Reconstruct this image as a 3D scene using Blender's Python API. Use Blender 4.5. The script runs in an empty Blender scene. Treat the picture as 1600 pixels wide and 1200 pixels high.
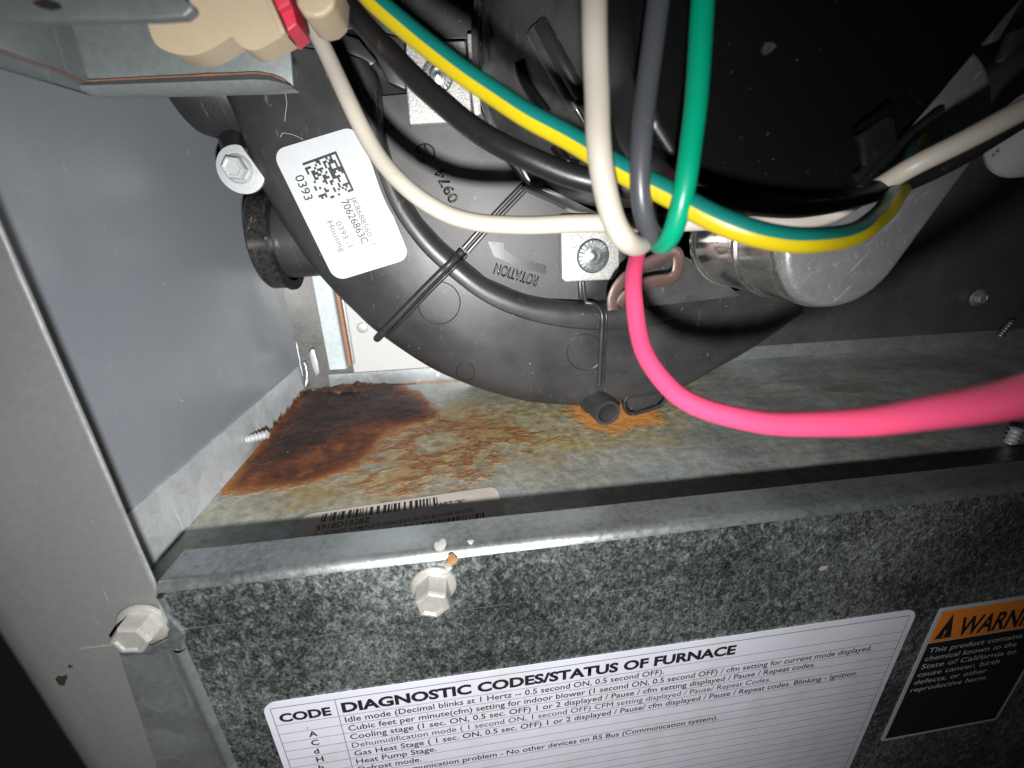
import bpy, bmesh, math, random
from mathutils import Vector, Matrix, noise
random.seed(7)
# ---------------------------------------------------------------- camera solve (all lengths in mm, world = mm * MM)
MM = 0.001
F = 660.0
A = ((0.99126, -0.12906, -0.02721), (-0.07157, -0.353, -0.93288), (0.11079, 0.92668, -0.35916))   # camera right / down / forward
CX, CY, CZ = Vector(A[0]), Vector(A[1]), Vector(A[2])
CAM = Vector((10.52, -77.36, 86.0))           # floor of the cabinet is z = 0, front panel is y = 0
LAMP = CAM + CX*1.0 + CY*21.0 + CZ*1.0        # the phone's own flash beside the lens
FLOOR, XL, YB, LIPZ = 0.0, -79.0, 158.0, 16.0

scene = bpy.context.scene
cam_data = bpy.data.cameras.new('camera')
cam_data.sensor_width = 36.0
cam_data.lens = 36.0*F/1600.0
cam_data.clip_start = 0.002
cam_data.clip_end = 50.0
cam_data.dof.use_dof = True
cam_data.dof.focus_distance = 0.128
cam_data.dof.aperture_fstop = 19.0
cam = bpy.data.objects.new('camera', cam_data)
scene.collection.objects.link(cam)
M = Matrix((( CX.x, -CY.x, -CZ.x), (CX.y, -CY.y, -CZ.y), (CX.z, -CY.z, -CZ.z)))
cam.matrix_world = Matrix.Translation(CAM*MM) @ M.to_4x4()
scene.camera = cam

world = bpy.data.worlds.new('World'); scene.world = world; world.use_nodes = True
world.node_tree.nodes['Background'].inputs[0].default_value = (0.80, 0.88, 1.0, 1)
world.node_tree.nodes['Background'].inputs[1].default_value = 0.007

ld = bpy.data.lights.new('phone_flash', 'SPOT')
ld.energy = 1.0
ld.spot_size = math.radians(139); ld.spot_blend = 1.0
ld.shadow_soft_size = 0.0022
ld.color = (1.0, 0.985, 0.965)
ld.use_nodes = True
nt = ld.node_tree
em = nt.nodes['Emission']; fo = nt.nodes.new('ShaderNodeLightFalloff')
FLASH_NEAR, FLASH_FAR = 4.4, 84.0
fo.inputs['Strength'].default_value = FLASH_NEAR
fo.inputs['Smooth'].default_value = 0.0
fo2 = nt.nodes.new('ShaderNodeLightFalloff'); fo2.inputs['Strength'].default_value = FLASH_FAR
ad = nt.nodes.new('ShaderNodeMath'); ad.operation = 'ADD'
nt.links.new(fo.outputs['Linear'], ad.inputs[0]); nt.links.new(fo2.outputs['Constant'], ad.inputs[1])
nt.links.new(ad.outputs[0], em.inputs['Strength'])
lamp = bpy.data.objects.new('phone_flash', ld)
scene.collection.objects.link(lamp)
lamp.location = LAMP*MM

scene.cycles.diffuse_bounces = 1
scene.cycles.glossy_bounces = 3
scene.view_settings.view_transform = 'Standard'
scene.view_settings.look = 'None'
scene.view_settings.exposure = 0.0
scene.view_settings.gamma = 1.0
scene.view_settings.use_curve_mapping = False

# ---------------------------------------------------------------- geometry helpers
def ray(u, v):
    a, b = (u-800)/F, (v-600)/F
    return CX*a + CY*b + CZ
def py(u, v, Y): r = ray(u, v); return CAM + r*((Y-CAM.y)/r.y)
def px(u, v, X): r = ray(u, v); return CAM + r*((X-CAM.x)/r.x)
def pz(u, v, Z): r = ray(u, v); return CAM + r*((Z-CAM.z)/r.z)
def pd(u, v, D): return CAM + ray(u, v)*D
aim = (py(700, 690, 20.0) - LAMP).normalized()
lamp.rotation_euler = aim.to_track_quat('-Z', 'Y').to_euler()

WLOC = {}
def link(o): scene.collection.objects.link(o); return o
def tag(o, label, cat, group=None, kind=None):
    o['label'] = label
    if cat: o['category'] = cat
    if group: o['group'] = group
    if kind: o['kind'] = kind
    return o
def attach(o, parent, loc):
    WLOC[o.name] = loc.copy()
    o.location = loc
    if parent is not None:
        o.parent = parent
        o.location = loc - WLOC[parent.name]
def thing(name, loc_mm, label, cat, group=None):
    o = link(bpy.data.objects.new(name, None))
    o.empty_display_size = 0.01
    attach(o, None, Vector(loc_mm)*MM)
    return tag(o, label, cat, group)
def build(name, bm, mat, parent=None, smooth=True, angle=35, origin=None):
    """link a bmesh whose coordinates are mm in the world frame as ONE object"""
    if len(bm.verts) == 0: raise ValueError(name)
    bmesh.ops.recalc_face_normals(bm, faces=bm.faces[:])
    if origin is None:
        xs = [v.co for v in bm.verts]
        lo = Vector((min(c.x for c in xs), min(c.y for c in xs), min(c.z for c in xs)))
        hi = Vector((max(c.x for c in xs), max(c.y for c in xs), max(c.z for c in xs)))
        origin = Vector(((lo.x+hi.x)/2, (lo.y+hi.y)/2, lo.z))
    for v in bm.verts: v.co = (v.co-origin)*MM
    me = bpy.data.meshes.new(name); bm.to_mesh(me); bm.free()
    mats = mat if isinstance(mat, (list, tuple)) else [mat]
    for m in mats: me.materials.append(m)
    if smooth:
        me.shade_smooth()
        me.set_sharp_from_angle(angle=math.radians(angle))
    o = link(bpy.data.objects.new(name, me))
    attach(o, parent, origin*MM)
    return o
def cat_rom(pts, n):
    """dense Catmull-Rom through tuples/vectors of any length"""
    P = [tuple(p) for p in pts]; k = len(P[0]); out = []
    P = [tuple(2*P[0][i]-P[1][i] for i in range(k))] + P + [tuple(2*P[-1][i]-P[-2][i] for i in range(k))]
    for s in range(1, len(P)-2):
        a, b, c, d = P[s-1:s+3]
        for j in range(n):
            t = j/n
            out.append(tuple(0.5*(2*b[i]+(c[i]-a[i])*t+(2*a[i]-5*b[i]+4*c[i]-d[i])*t*t+(3*b[i]-a[i]-3*c[i]+d[i])*t**3) for i in range(k)))
    out.append(P[-2]); return out
def resample(pts, n):
    L = [0.0]
    for a, b in zip(pts, pts[1:]): L.append(L[-1]+math.dist(a, b))
    out = []; j = 0
    for i in range(n):
        t = L[-1]*i/(n-1)
        while j < len(L)-2 and L[j+1] < t: j += 1
        w = 0 if L[j+1] == L[j] else (t-L[j])/(L[j+1]-L[j])
        out.append(tuple(p+(q-p)*w for p, q in zip(pts[j], pts[j+1])))
    return out
def frames(C):
    T = []
    for i in range(len(C)):
        a, b = C[max(0, i-1)], C[min(len(C)-1, i+1)]
        T.append((b-a).normalized())
    up = Vector((0, 0, 1))
    if abs(T[0].dot(up)) > 0.9: up = Vector((0, 1, 0))
    n = (up - T[0]*up.dot(T[0])).normalized(); N = [n]
    for i in range(1, len(C)):
        n = (n - T[i]*n.dot(T[i])).normalized(); N.append(n)
    return T, N
def bm_tube(C, R, seg=20, cap=True, bm=None, stripe=None, squash=1.0, refdir=None):
    """tube along points C (Vectors mm) with radii R; stripe(angle) -> material index"""
    bm = bm or bmesh.new()
    C = [Vector(c) for c in C]
    T, N = frames(C)
    if refdir is not None:
        N = []
        for i, t in enumerate(T):
            r = refdir(C[i]); N.append((r-t*r.dot(t)).normalized())
    rings = []
    for i, c in enumerate(C):
        b = T[i].cross(N[i]); r = R[i] if isinstance(R, (list, tuple)) else R
        rings.append([bm.verts.new(c + N[i]*math.cos(k*2*math.pi/seg)*r*squash + b*math.sin(k*2*math.pi/seg)*r) for k in range(seg)])
    for i in range(len(C)-1):
        for k in range(seg):
            f = bm.faces.new((rings[i][k], rings[i][(k+1) % seg], rings[i+1][(k+1) % seg], rings[i+1][k]))
            if stripe: f.material_index = stripe((k+.5)*2*math.pi/seg)
    if cap:
        bm.faces.new(rings[0][::-1]); bm.faces.new(rings[-1])
    return bm
def basis(axis):
    a = Vector(axis).normalized()
    h = Vector((0, 0, 1)) if abs(a.z) < 0.9 else Vector((1, 0, 0))
    x = (h - a*h.dot(a)).normalized()
    return a, x, a.cross(x)
def bm_lathe(o, axis, prof, seg=40, bm=None, rot=0.0, capends=True):
    """profile list of (along, radius)"""
    bm = bm or bmesh.new(); o = Vector(o); a, x, y = basis(axis); rings = []
    for h, r in prof:
        if r < 1e-6: rings.append([bm.verts.new(o+a*h)])
        else: rings.append([bm.verts.new(o+a*h+(x*math.cos(rot+k*2*math.pi/seg)+y*math.sin(rot+k*2*math.pi/seg))*r) for k in range(seg)])
    for p, q in zip(rings, rings[1:]):
        for k in range(seg):
            l = (k+1) % seg
            if len(p) == 1 and len(q) == 1: continue
            if len(p) == 1: bm.faces.new((p[0], q[l], q[k]))
            elif len(q) == 1: bm.faces.new((p[k], p[l], q[0]))
            else: bm.faces.new((p[k], p[l], q[l], q[k]))
    if capends:
        for r in (rings[0], rings[-1]):
            if len(r) > 2:
                try: bm.faces.new(r)
                except ValueError: pass
    return bm
def bm_slab(pts, vec, bevel=0.0, seg=2, bm=None):
    """closed outline pts (3D mm) extruded along vec, with bevelled edges"""
    bm = bm or bmesh.new(); vec = Vector(vec); n = len(pts)
    f = [bm.verts.new(Vector(p)) for p in pts]; b = [bm.verts.new(Vector(p)+vec) for p in pts]
    faces = [bm.faces.new(f), bm.faces.new(b[::-1])]
    for i in range(n): faces.append(bm.faces.new((f[i], b[i], b[(i+1) % n], f[(i+1) % n])))
    if bevel > 0:
        es = list({e for v in f+b for e in v.link_edges})
        bmesh.ops.recalc_face_normals(bm, faces=faces)
        bmesh.ops.bevel(bm, geom=es, offset=bevel, segments=seg, profile=0.6, affect='EDGES', clamp_overlap=True)
    return bm
def bm_box(lo, hi, bevel=0.0, bm=None):
    x0, y0, z0 = lo; x1, y1, z1 = hi
    return bm_slab([(x0, y0, z0), (x1, y0, z0), (x1, y0, z1), (x0, y0, z1)], (0, y1-y0, 0), bevel, 2, bm)
def traced(pix, Y, thick, bevel=0.0, seg=2, smooth_n=0):
    """outline given in the photograph's pixels, stood on the plane y = Y and given real thickness"""
    if smooth_n:
        pix = cat_rom(list(pix)+[pix[0]], smooth_n)[:-1]
    return bm_slab([py(u, v, Y) for u, v in pix], (0, thick, 0), bevel, seg)
def bm_strip(rows, bm=None):
    bm = bm or bmesh.new()
    V = [[bm.verts.new(Vector(p)) for p in r] for r in rows]
    for a, b in zip(V, V[1:]):
        for i in range(len(a)-1): bm.faces.new((a[i], a[i+1], b[i+1], b[i]))
    return bm
def rounded(w, h, r, n=6):
    out = []
    for cx, cy, a0 in ((w-r, h-r, 0), (r, h-r, 90), (r, r, 180), (w-r, r, 270)):
        for k in range(n+1):
            a = math.radians(a0+90*k/n); out.append((cx+r*math.cos(a), cy+r*math.sin(a)))
    return out

# ---------------------------------------------------------------- material helpers
class MB:
    def __init__(s, name):
        s.m = bpy.data.materials.new(name); s.m.use_nodes = True
        s.nt = s.m.node_tree; s.p = s.nt.nodes['Principled BSDF']
        s.tc = s.nt.nodes.new('ShaderNodeTexCoord')
    def n(s, t, **kw):
        x = s.nt.nodes.new(t)
        for k, v in kw.items(): setattr(x, k, v)
        return x
    def l(s, a, b): s.nt.links.new(a, b)
    def mapping(s, scale=(1, 1, 1), rot=(0, 0, 0), coord='Object'):
        m = s.n('ShaderNodeMapping'); m.inputs['Scale'].default_value = scale; m.inputs['Rotation'].default_value = rot
        s.l(s.tc.outputs[coord], m.inputs[0]); return m.outputs[0]
    def mapping2(s, rot, scale):
        m = s.n('ShaderNodeMapping'); m.inputs['Scale'].default_value = scale
        s.l(s.mapping((1, 1, 1), rot), m.inputs[0]); return m.outputs[0]
    def noise(s, scale, detail=3, rough=.55, vec=None, dist=0.0):
        x = s.n('ShaderNodeTexNoise'); x.inputs['Scale'].default_value = scale; x.inputs['Detail'].default_value = detail
        x.inputs['Roughness'].default_value = rough; x.inputs['Distortion'].default_value = dist
        s.l(vec if vec is not None else s.tc.outputs['Object'], x.inputs['Vector']); return x.outputs['Fac']
    def voro(s, scale, vec=None, feature='F1', out='Distance'):
        x = s.n('ShaderNodeTexVoronoi'); x.feature = feature; x.inputs['Scale'].default_value = scale
        s.l(vec if vec is not None else s.tc.outputs['Object'], x.inputs['Vector']); return x.outputs[out]
    def ramp(s, fac, stops, interp='LINEAR'):
        r = s.n('ShaderNodeValToRGB'); r.color_ramp.interpolation = interp
        e = r.color_ramp.elements
        while len(e) < len(stops): e.new(0.5)
        for i, (p, c) in enumerate(stops):
            e[i].position = p
            e[i].color = (c, c, c, 1) if isinstance(c, (int, float)) else (*c, 1)
        s.l(fac, r.inputs[0]); return r.outputs[0]
    def math(s, op, a, b=None, c=None, clamp=False):
        x = s.n('ShaderNodeMath', operation=op); x.use_clamp = clamp
        for i, v in enumerate((a, b, c)):
            if v is None: continue
            if isinstance(v, (int, float)): x.inputs[i].default_value = v
            else: s.l(v, x.inputs[i])
        return x.outputs[0]
    def mix(s, fac, a, b, blend='MIX'):
        x = s.n('ShaderNodeMix', data_type='RGBA', blend_type=blend)
        for i, v in ((0, fac), (6, a), (7, b)):
            if isinstance(v, (int, float)): x.inputs[i].default_value = v if i == 0 else (v, v, v, 1)
            elif isinstance(v, tuple): x.inputs[i].default_value = (*v, 1)
            else: s.l(v, x.inputs[i])
        return x.outputs[2]
    def attr(s, name):
        x = s.n('ShaderNodeAttribute'); x.attribute_name = name; return x.outputs['Fac']
    def bump(s, h, strength=.3, dist=0.0005, normal=None):
        b = s.n('ShaderNodeBump'); b.inputs['Strength'].default_value = strength; b.inputs['Distance'].default_value = dist
        s.l(h, b.inputs['Height'])
        if normal is not None: s.l(normal, b.inputs['Normal'])
        return b.outputs[0]
    def set(s, **kw):
        names = dict(color='Base Color', metal='Metallic', rough='Roughness', normal='Normal', spec='Specular IOR Level', coat='Coat Weight', coatr='Coat Roughness', sss='Subsurface Weight')
        for k, v in kw.items():
            i = s.p.inputs[names[k]]
            if isinstance(v, (int, float)): i.default_value = v
            elif isinstance(v, tuple): i.default_value = (*v, 1)
            else: s.l(v, i)
        return s.m

def m_plain(name, col, rough=.5, metal=0., var=.12, scale=400, bump=0.0, bscale=1500, spec=.5):
    b = MB(name); nz = b.noise(scale, 4)
    c = b.mix(nz, tuple(x*(1-var) for x in col), tuple(min(1, x*(1+var)) for x in col))
    kw = {}
    if bump: kw['normal'] = b.bump(b.noise(bscale, 3), bump, .0003)
    return b.set(color=c, rough=b.ramp(b.noise(scale*1.7, 3), [(0.3, max(0, rough-.07)), (.7, min(1, rough+.07))]), metal=metal, spec=spec, **kw)

def m_paint(name, col, rough, blotch=.10, specks=True, bumpiness=.12):
    b = MB(name)
    big = b.noise(22, 4, .5); fine = b.noise(900, 3)
    c = b.mix(big, tuple(x*(1-blotch) for x in col), tuple(x*(1+blotch) for x in col))
    c = b.mix(b.ramp(fine, [(.35, 0.0), (.75, .03)]), c, (0.6, 0.6, 0.6))
    if specks:
        sp = b.ramp(b.noise(620, 1.5, .4), [(.745, 0.0), (.77, 0.55)])
        gate = b.ramp(b.noise(60, 2), [(.50, 0.0), (.66, 1.0)])
        c = b.mix(b.math('MULTIPLY', sp, gate), c, (0.72, 0.72, 0.70))
        st = b.noise(260, 2, .5, b.mapping((6, 6, .35), (.5, .3, .2)))
        c = b.mix(b.math('MULTIPLY', b.ramp(st, [(.70, 0.0), (.74, .30)]), gate), c, (0.62, 0.63, 0.64))
    sm = b.noise(26, 5, .62, b.mapping((1, 1, .55)), .7)
    c = b.mix(b.ramp(sm, [(.52, 0.0), (.72, .07)]), c, (.40, .40, .42))
    c = b.mix(b.ramp(b.noise(9, 5, .65), [(.50, 0.0), (.70, .12)]), c, tuple(x*.55 for x in col))
    nrm = b.bump(b.noise(1400, 2), bumpiness, .0002)
    nrm = b.bump(b.noise(14, 2), .12, .0016, nrm)
    return b.set(color=c, rough=b.ramp(b.noise(40, 4), [(.3, rough-.06), (.7, rough+.10)]), normal=nrm, spec=.5)

def m_plastic(name, col, rough, dust=.12, grain=.14, scuff=True, specks=.25, spec=.5):
    b = MB(name)
    d = b.noise(45, 5, .6)
    c = b.mix(b.ramp(d, [(.35, 0.0), (.75, dust)]), col, (0.17, 0.168, 0.165))
    sp = b.ramp(b.noise(800, 1.2, .4), [(.76, 0.0), (.785, specks)])
    c = b.mix(sp, c, (0.4, 0.4, 0.4))
    if scuff:
        v = b.noise(120, 3, .6, b.mapping((4, .4, 1), (.2, .5, .7)))
        c = b.mix(b.ramp(v, [(.66, 0.0), (.74, .18)]), c, (0.3, 0.3, 0.3))
    nrm = b.bump(b.noise(2600, 2), grain, .0002)
    return b.set(color=c, rough=b.ramp(d, [(.3, rough-.05), (.75, rough+.12)]), normal=nrm, spec=spec)

def m_galv_mottled():
    b = MB('galvanised_mottled')
    vec = b.mapping((1.0, 1.0, 0.75), (0, .6, 0))
    n1 = b.noise(1350, 6, .76, vec, .5); n2 = b.noise(480, 4, .65, vec, .8); n3 = b.noise(22, 4, .6)
    s = b.math('ADD', b.math('MULTIPLY', n1, .60), b.math('MULTIPLY', n2, .40))
    s = b.math('ADD', s, b.math('MULTIPLY', b.math('SUBTRACT', n3, .5), .30))
    c = b.ramp(s, [(.37, (.045, .052, .050)), (.46, (.13, .148, .143)), (.54, (.34, .38, .37)), (.65, (.74, .80, .78))])
    # long drawing scratches running along the sheet
    def scratches(rot, dens, seed):
        m = b.mapping((4, 4, 1300), (0, rot, 0)); m.node.inputs['Location'].default_value = (seed, 0, seed)
        return b.ramp(b.noise(1.0, 1.5, .35, m), [(dens, 0.0), (dens+.02, .6)])
    g = b.ramp(b.noise(13, 2), [(.47, 0.0), (.6, 1.0)])
    scm = b.math('MULTIPLY', b.math('MAXIMUM', scratches(.02, .715, 1.3), scratches(.05, .73, 7.7)), g)
    c = b.mix(scm, c, (.80, .84, .84))
    dep = b.ramp(b.noise(95, 3, .5), [(.73, 0.0), (.76, .6)])
    c = b.mix(dep, c, (.55, .50, .42))
    nrm = b.bump(n1, .30, .0003); nrm = b.bump(b.noise(25, 2), .3, .0015, nrm)
    met = b.math('SUBTRACT', .88, b.math('MULTIPLY', dep, .8))
    return b.set(color=c, metal=met, rough=b.ramp(s, [(.42, .42), (.62, .53)]), normal=nrm)

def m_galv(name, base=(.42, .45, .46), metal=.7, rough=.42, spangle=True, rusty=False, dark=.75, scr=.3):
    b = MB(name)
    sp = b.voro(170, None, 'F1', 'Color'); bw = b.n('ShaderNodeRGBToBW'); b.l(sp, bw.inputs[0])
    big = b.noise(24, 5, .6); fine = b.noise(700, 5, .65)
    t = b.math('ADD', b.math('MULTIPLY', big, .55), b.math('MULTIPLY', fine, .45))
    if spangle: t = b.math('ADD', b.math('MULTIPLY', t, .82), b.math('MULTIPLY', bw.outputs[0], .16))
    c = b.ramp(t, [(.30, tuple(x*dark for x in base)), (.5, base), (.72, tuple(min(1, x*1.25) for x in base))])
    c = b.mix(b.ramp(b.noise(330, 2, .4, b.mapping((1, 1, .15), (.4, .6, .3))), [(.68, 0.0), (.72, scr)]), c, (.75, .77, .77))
    if rusty:
        r = b.ramp(b.noise(150, 5, .7), [(.62, 0.0), (.72, .4)])
        c = b.mix(r, c, (.26, .12, .05))
        sx = b.n('ShaderNodeSeparateXYZ'); b.l(b.tc.outputs['Object'], sx.inputs[0])
        low = b.math('SUBTRACT', 1.0, b.math('MULTIPLY', sx.outputs[2], 240.0))          # splash line just above the rusty floor
        far = b.math('ADD', b.math('MULTIPLY', sx.outputs[1], 30.0), .35, None, True)
        cr = b.math('MULTIPLY', b.ramp(b.math('ADD', low, b.math('MULTIPLY', b.math('SUBTRACT', b.noise(190, 5, .7), .5), 3.2)), [(.30, 0.0), (.75, 1.0)]), far)
        c = b.mix(cr, c, b.ramp(fine, [(.36, (.03, .012, .007)), (.52, (.13, .045, .014)), (.68, (.30, .13, .04))]))
    nrm = b.bump(fine, .18, .0002); nrm = b.bump(b.noise(40, 2), .3, .0012, nrm)
    return b.set(color=c, metal=metal, rough=b.ramp(t, [(.3, rough-.08), (.7, rough+.1)]), normal=nrm)

def m_floor():
    b = MB('rusted_galvanised_floor')
    N1 = b.noise(60, 6, .65, dist=.6); N2 = b.noise(240, 6, .7); N3 = b.noise(900, 4, .7); NL = b.noise(26, 5, .6, dist=.5)
    st = b.mapping((.8, 1.4, 1)); stretch = b.noise(75, 6, .66, st, .8); veins = b.noise(48, 7, .68, st, .5)
    t = b.math('ADD', b.math('MULTIPLY', NL, .4), b.math('ADD', b.math('MULTIPLY', N2, .33), b.math('MULTIPLY', N3, .27)))
    zinc = b.ramp(t, [(.36, (.16, .17, .168)), (.47, (.25, .27, .268)), (.56, (.36, .39, .39)), (.66, (.52, .56, .56))])
    olive = b.ramp(N2, [(.38, (.15, .12, .05)), (.52, (.275, .23, .115)), (.68, (.42, .37, .22))])
    film = b.attr('film')
    fm = b.math('ADD', b.math('MULTIPLY', film, .80), b.math('MULTIPLY', b.math('SUBTRACT', stretch, .42), 1.7), clamp=True)
    c = b.mix(b.math('MULTIPLY', fm, .9), zinc, olive)
    yel = b.math('MULTIPLY', film, b.ramp(veins, [(.50, 0.0), (.66, .75)]))
    c = b.mix(yel, c, (.30, .19, .045))
    bloom = b.math('MULTIPLY', b.ramp(b.noise(110, 5, .65, None, 1.0), [(.57, 0.0), (.70, .65)]), b.ramp(film, [(.1, .4), (.6, .8)]))
    c = b.mix(bloom, c, (.46, .51, .53))
    def mask(name, lo, hi, amp, nz, nz2=None, a2=.25):
        v = b.math('ADD', b.attr(name), b.math('MULTIPLY', b.math('SUBTRACT', nz, .5), amp))
        if nz2 is not None: v = b.math('ADD', v, b.math('MULTIPLY', b.math('SUBTRACT', nz2, .5), a2))
        return v, b.ramp(v, [(lo, 0.0), (hi, 1.0)])
    # thin rust veins with a tan halo
    rid = b.math('SUBTRACT', 1.0, b.math('MULTIPLY', b.math('ABSOLUTE', b.math('SUBTRACT', veins, .5)), 9.0))
    vs = b.math('ADD', b.attr('streak'), b.math('MULTIPLY', b.math('SUBTRACT', stretch, .5), 1.3))
    halo = b.math('MULTIPLY', b.ramp(b.math('ADD', rid, b.math('MULTIPLY', b.math('SUBTRACT', N1, .5), 2.0)), [(.05, 0.0), (1.0, .7)]), b.ramp(vs, [(.34, 0.0), (.70, 1.0)]))
    c = b.mix(halo, c, b.ramp(N2, [(.38, (.27, .13, .035)), (.66, (.46, .29, .13))]))
    mo = b.math('MULTIPLY', b.ramp(b.math('ADD', rid, b.math('MULTIPLY', b.math('SUBTRACT', N2, .5), 2.6)), [(.45, 0.0), (.95, .95)]), b.ramp(vs, [(.46, 0.0), (.74, 1.0)]))
    c = b.mix(mo, c, b.ramp(N2, [(.36, (.060, .018, .007)), (.52, (.19, .058, .012)), (.68, (.34, .145, .035))]))
    vst, ms = mask('stain', .40, .72, .75, N1, N2, .5)
    c = b.mix(b.math('MULTIPLY', ms, .92), c, b.ramp(b.math('ADD', b.math('MULTIPLY', vst, .5), b.math('MULTIPLY', N2, .5)), [(.40, (.26, .125, .025)), (.56, (.46, .19, .035)), (.75, (.56, .25, .06))]))
    ve, me = mask('edge', .40, .58, .75, N1, N2, .9)
    red = b.ramp(b.math('ADD', b.math('MULTIPLY', N1, .5), b.math('MULTIPLY', N2, .5)), [(.37, (.022, .007, .004)), (.47, (.075, .019, .007)), (.56, (.165, .047, .012)), (.66, (.34, .155, .048))])
    rim = b.ramp(N2, [(.40, (.20, .065, .012)), (.62, (.40, .17, .035))])
    c = b.mix(me, c, b.mix(b.ramp(ve, [(.50, 0.0), (.80, 1.0)]), rim, red))
    vd, md = mask('scale', .46, .80, 1.2, stretch, N2, 1.3)
    c = b.mix(md, c, b.ramp(b.math('ADD', b.math('MULTIPLY', N1, .45), b.math('MULTIPLY', N3, .55)), [(.38, (.007, .003, .0025)), (.49, (.020, .0075, .005)), (.57, (.052, .019, .012)), (.68, (.17, .075, .045))]))
    grit = b.ramp(b.noise(640, 1.5, .4), [(.745, 0.0), (.77, .6)])
    c = b.mix(grit, c, b.mix(md, (.05, .03, .02), (.42, .36, .30)))
    rust = b.math('MAXIMUM', b.math('MAXIMUM', md, me), b.math('MAXIMUM', b.math('MULTIPLY', mo, .9), ms))
    metal = b.math('SUBTRACT', .40, b.math('MULTIPLY', b.math('MAXIMUM', rust, b.math('MULTIPLY', fm, .6)), .40), clamp=True)
    rough = b.math('ADD', b.ramp(t, [(.35, .30), (.65, .48)]), b.math('MULTIPLY', rust, .12))
    h = b.math('ADD', b.math('MULTIPLY', b.math('MAXIMUM', md, b.math('MULTIPLY', me, .7)), .9), b.math('MULTIPLY', b.math('MULTIPLY', rust, b.math('ADD', N2, b.math('MULTIPLY', N3, .8))), 1.1))
    nrm = b.bump(h, .75, .0012); nrm = b.bump(N3, .22, .0003, nrm); nrm = b.bump(b.noise(34, 3, .5, b.mapping((.6, 1.6, 1))), .35, .0030, nrm)
    return b.set(color=c, metal=metal, rough=rough, normal=nrm, spec=b.math('SUBTRACT', .5, b.math('MULTIPLY', rust, .15)))

def m_wire(name, col, rough=.38, sss=0.0):
    b = MB(name)
    n = b.noise(160, 4); f = b.noise(1500, 3)
    c = b.mix(b.ramp(n, [(.35, 0.0), (.75, .22)]), col, tuple(x*.72 for x in col))
    g = b.ramp(b.noise(420, 3, .6), [(.66, 0.0), (.76, .22)])
    c = b.mix(g, c, (.16, .15, .14))
    return b.set(color=c, rough=b.ramp(n, [(.3, rough-.05), (.7, rough+.1)]), normal=b.bump(f, .08, .0002))

def m_steel(name, base, rough, scratch=.3, aniso=(1, 1, 1), metal=.95):
    b = MB(name)
    f = b.noise(260, 5, .6, b.mapping(aniso)); s1 = b.noise(500, 2, .5, b.mapping2((.1, .8, .1), (.2, 3, 3))); s2 = b.noise(500, 2, .5, b.mapping2((.1, -.9, .2), (.2, 3, 3)))
    sc = b.math('MAXIMUM', b.ramp(s1, [(.64, 0.0), (.72, .8)]), b.ramp(s2, [(.65, 0.0), (.73, .8)]))
    c = b.mix(f, tuple(x*.75 for x in base), tuple(min(1, x*1.15) for x in base))
    c = b.mix(b.math('MULTIPLY', sc, scratch), c, (.8, .8, .8))
    return b.set(color=c, metal=metal, rough=b.math('ADD', b.ramp(f, [(.3, rough-.06), (.7, rough+.1)]), b.math('MULTIPLY', sc, .15)), normal=b.bump(f, .12, .0003))

def m_crust():
    b = MB('crusted_black_ring')
    n = b.noise(150, 5, .7, None, .8); f = b.noise(700, 4, .7)
    c = b.mix(b.ramp(n, [(.655, 0.0), (.71, .85)]), b.ramp(f, [(.4, (.008, .008, .008)), (.7, (.03, .028, .026))]), b.ramp(f, [(.38, (.05, .025, .014)), (.55, (.17, .10, .06)), (.68, (.34, .29, .22))]))
    return b.set(color=c, rough=b.ramp(n, [(.6, .2), (.70, .7)]), normal=b.bump(n, .12, .0004))

def m_scale():
    b = MB('rust_scale')
    n = b.noise(170, 5, .7, None, .6); f = b.noise(900, 4, .7)
    c = b.ramp(b.math('ADD', b.math('MULTIPLY', n, .6), b.math('MULTIPLY', f, .4)), [(.38, (.010, .005, .004)), (.49, (.030, .012, .007)), (.58, (.09, .034, .014)), (.68, (.36, .16, .05))])
    return b.set(color=c, rough=.75, normal=b.bump(b.math('ADD', n, f), .7, .0008))

def m_cast():
    b = MB('cast_aluminium')
    n = b.noise(1900, 3, .7); g = b.noise(90, 3)
    c = b.ramp(n, [(.30, (.20, .20, .195)), (.5, (.40, .40, .39)), (.7, (.62, .62, .61))])
    c = b.mix(b.ramp(g, [(.4, 0.0), (.8, .3)]), c, (.3, .29, .27))
    return b.set(color=c, metal=.55, rough=.55, normal=b.bump(n, .5, .0003))

def m_label(name, col, rough=.42, dirt=.12):
    b = MB(name)
    n = b.noise(60, 4); d = b.ramp(b.noise(500, 3, .6), [(.68, 0.0), (.8, .15)])
    c = b.mix(n, tuple(x*.95 for x in col), tuple(min(1, x*1.03) for x in col)); c = b.mix(d, c, (.4, .38, .36))
    c = b.mix(b.ramp(b.noise(45, 5, .65), [(.50, 0.0), (.72, dirt*2)]), c, (.30, .25, .17))
    return b.set(color=c, rough=b.ramp(n, [(.3, rough-.1), (.7, rough+.08)]), spec=.4, normal=b.bump(b.noise(18, 2), .1, .002))

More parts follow.
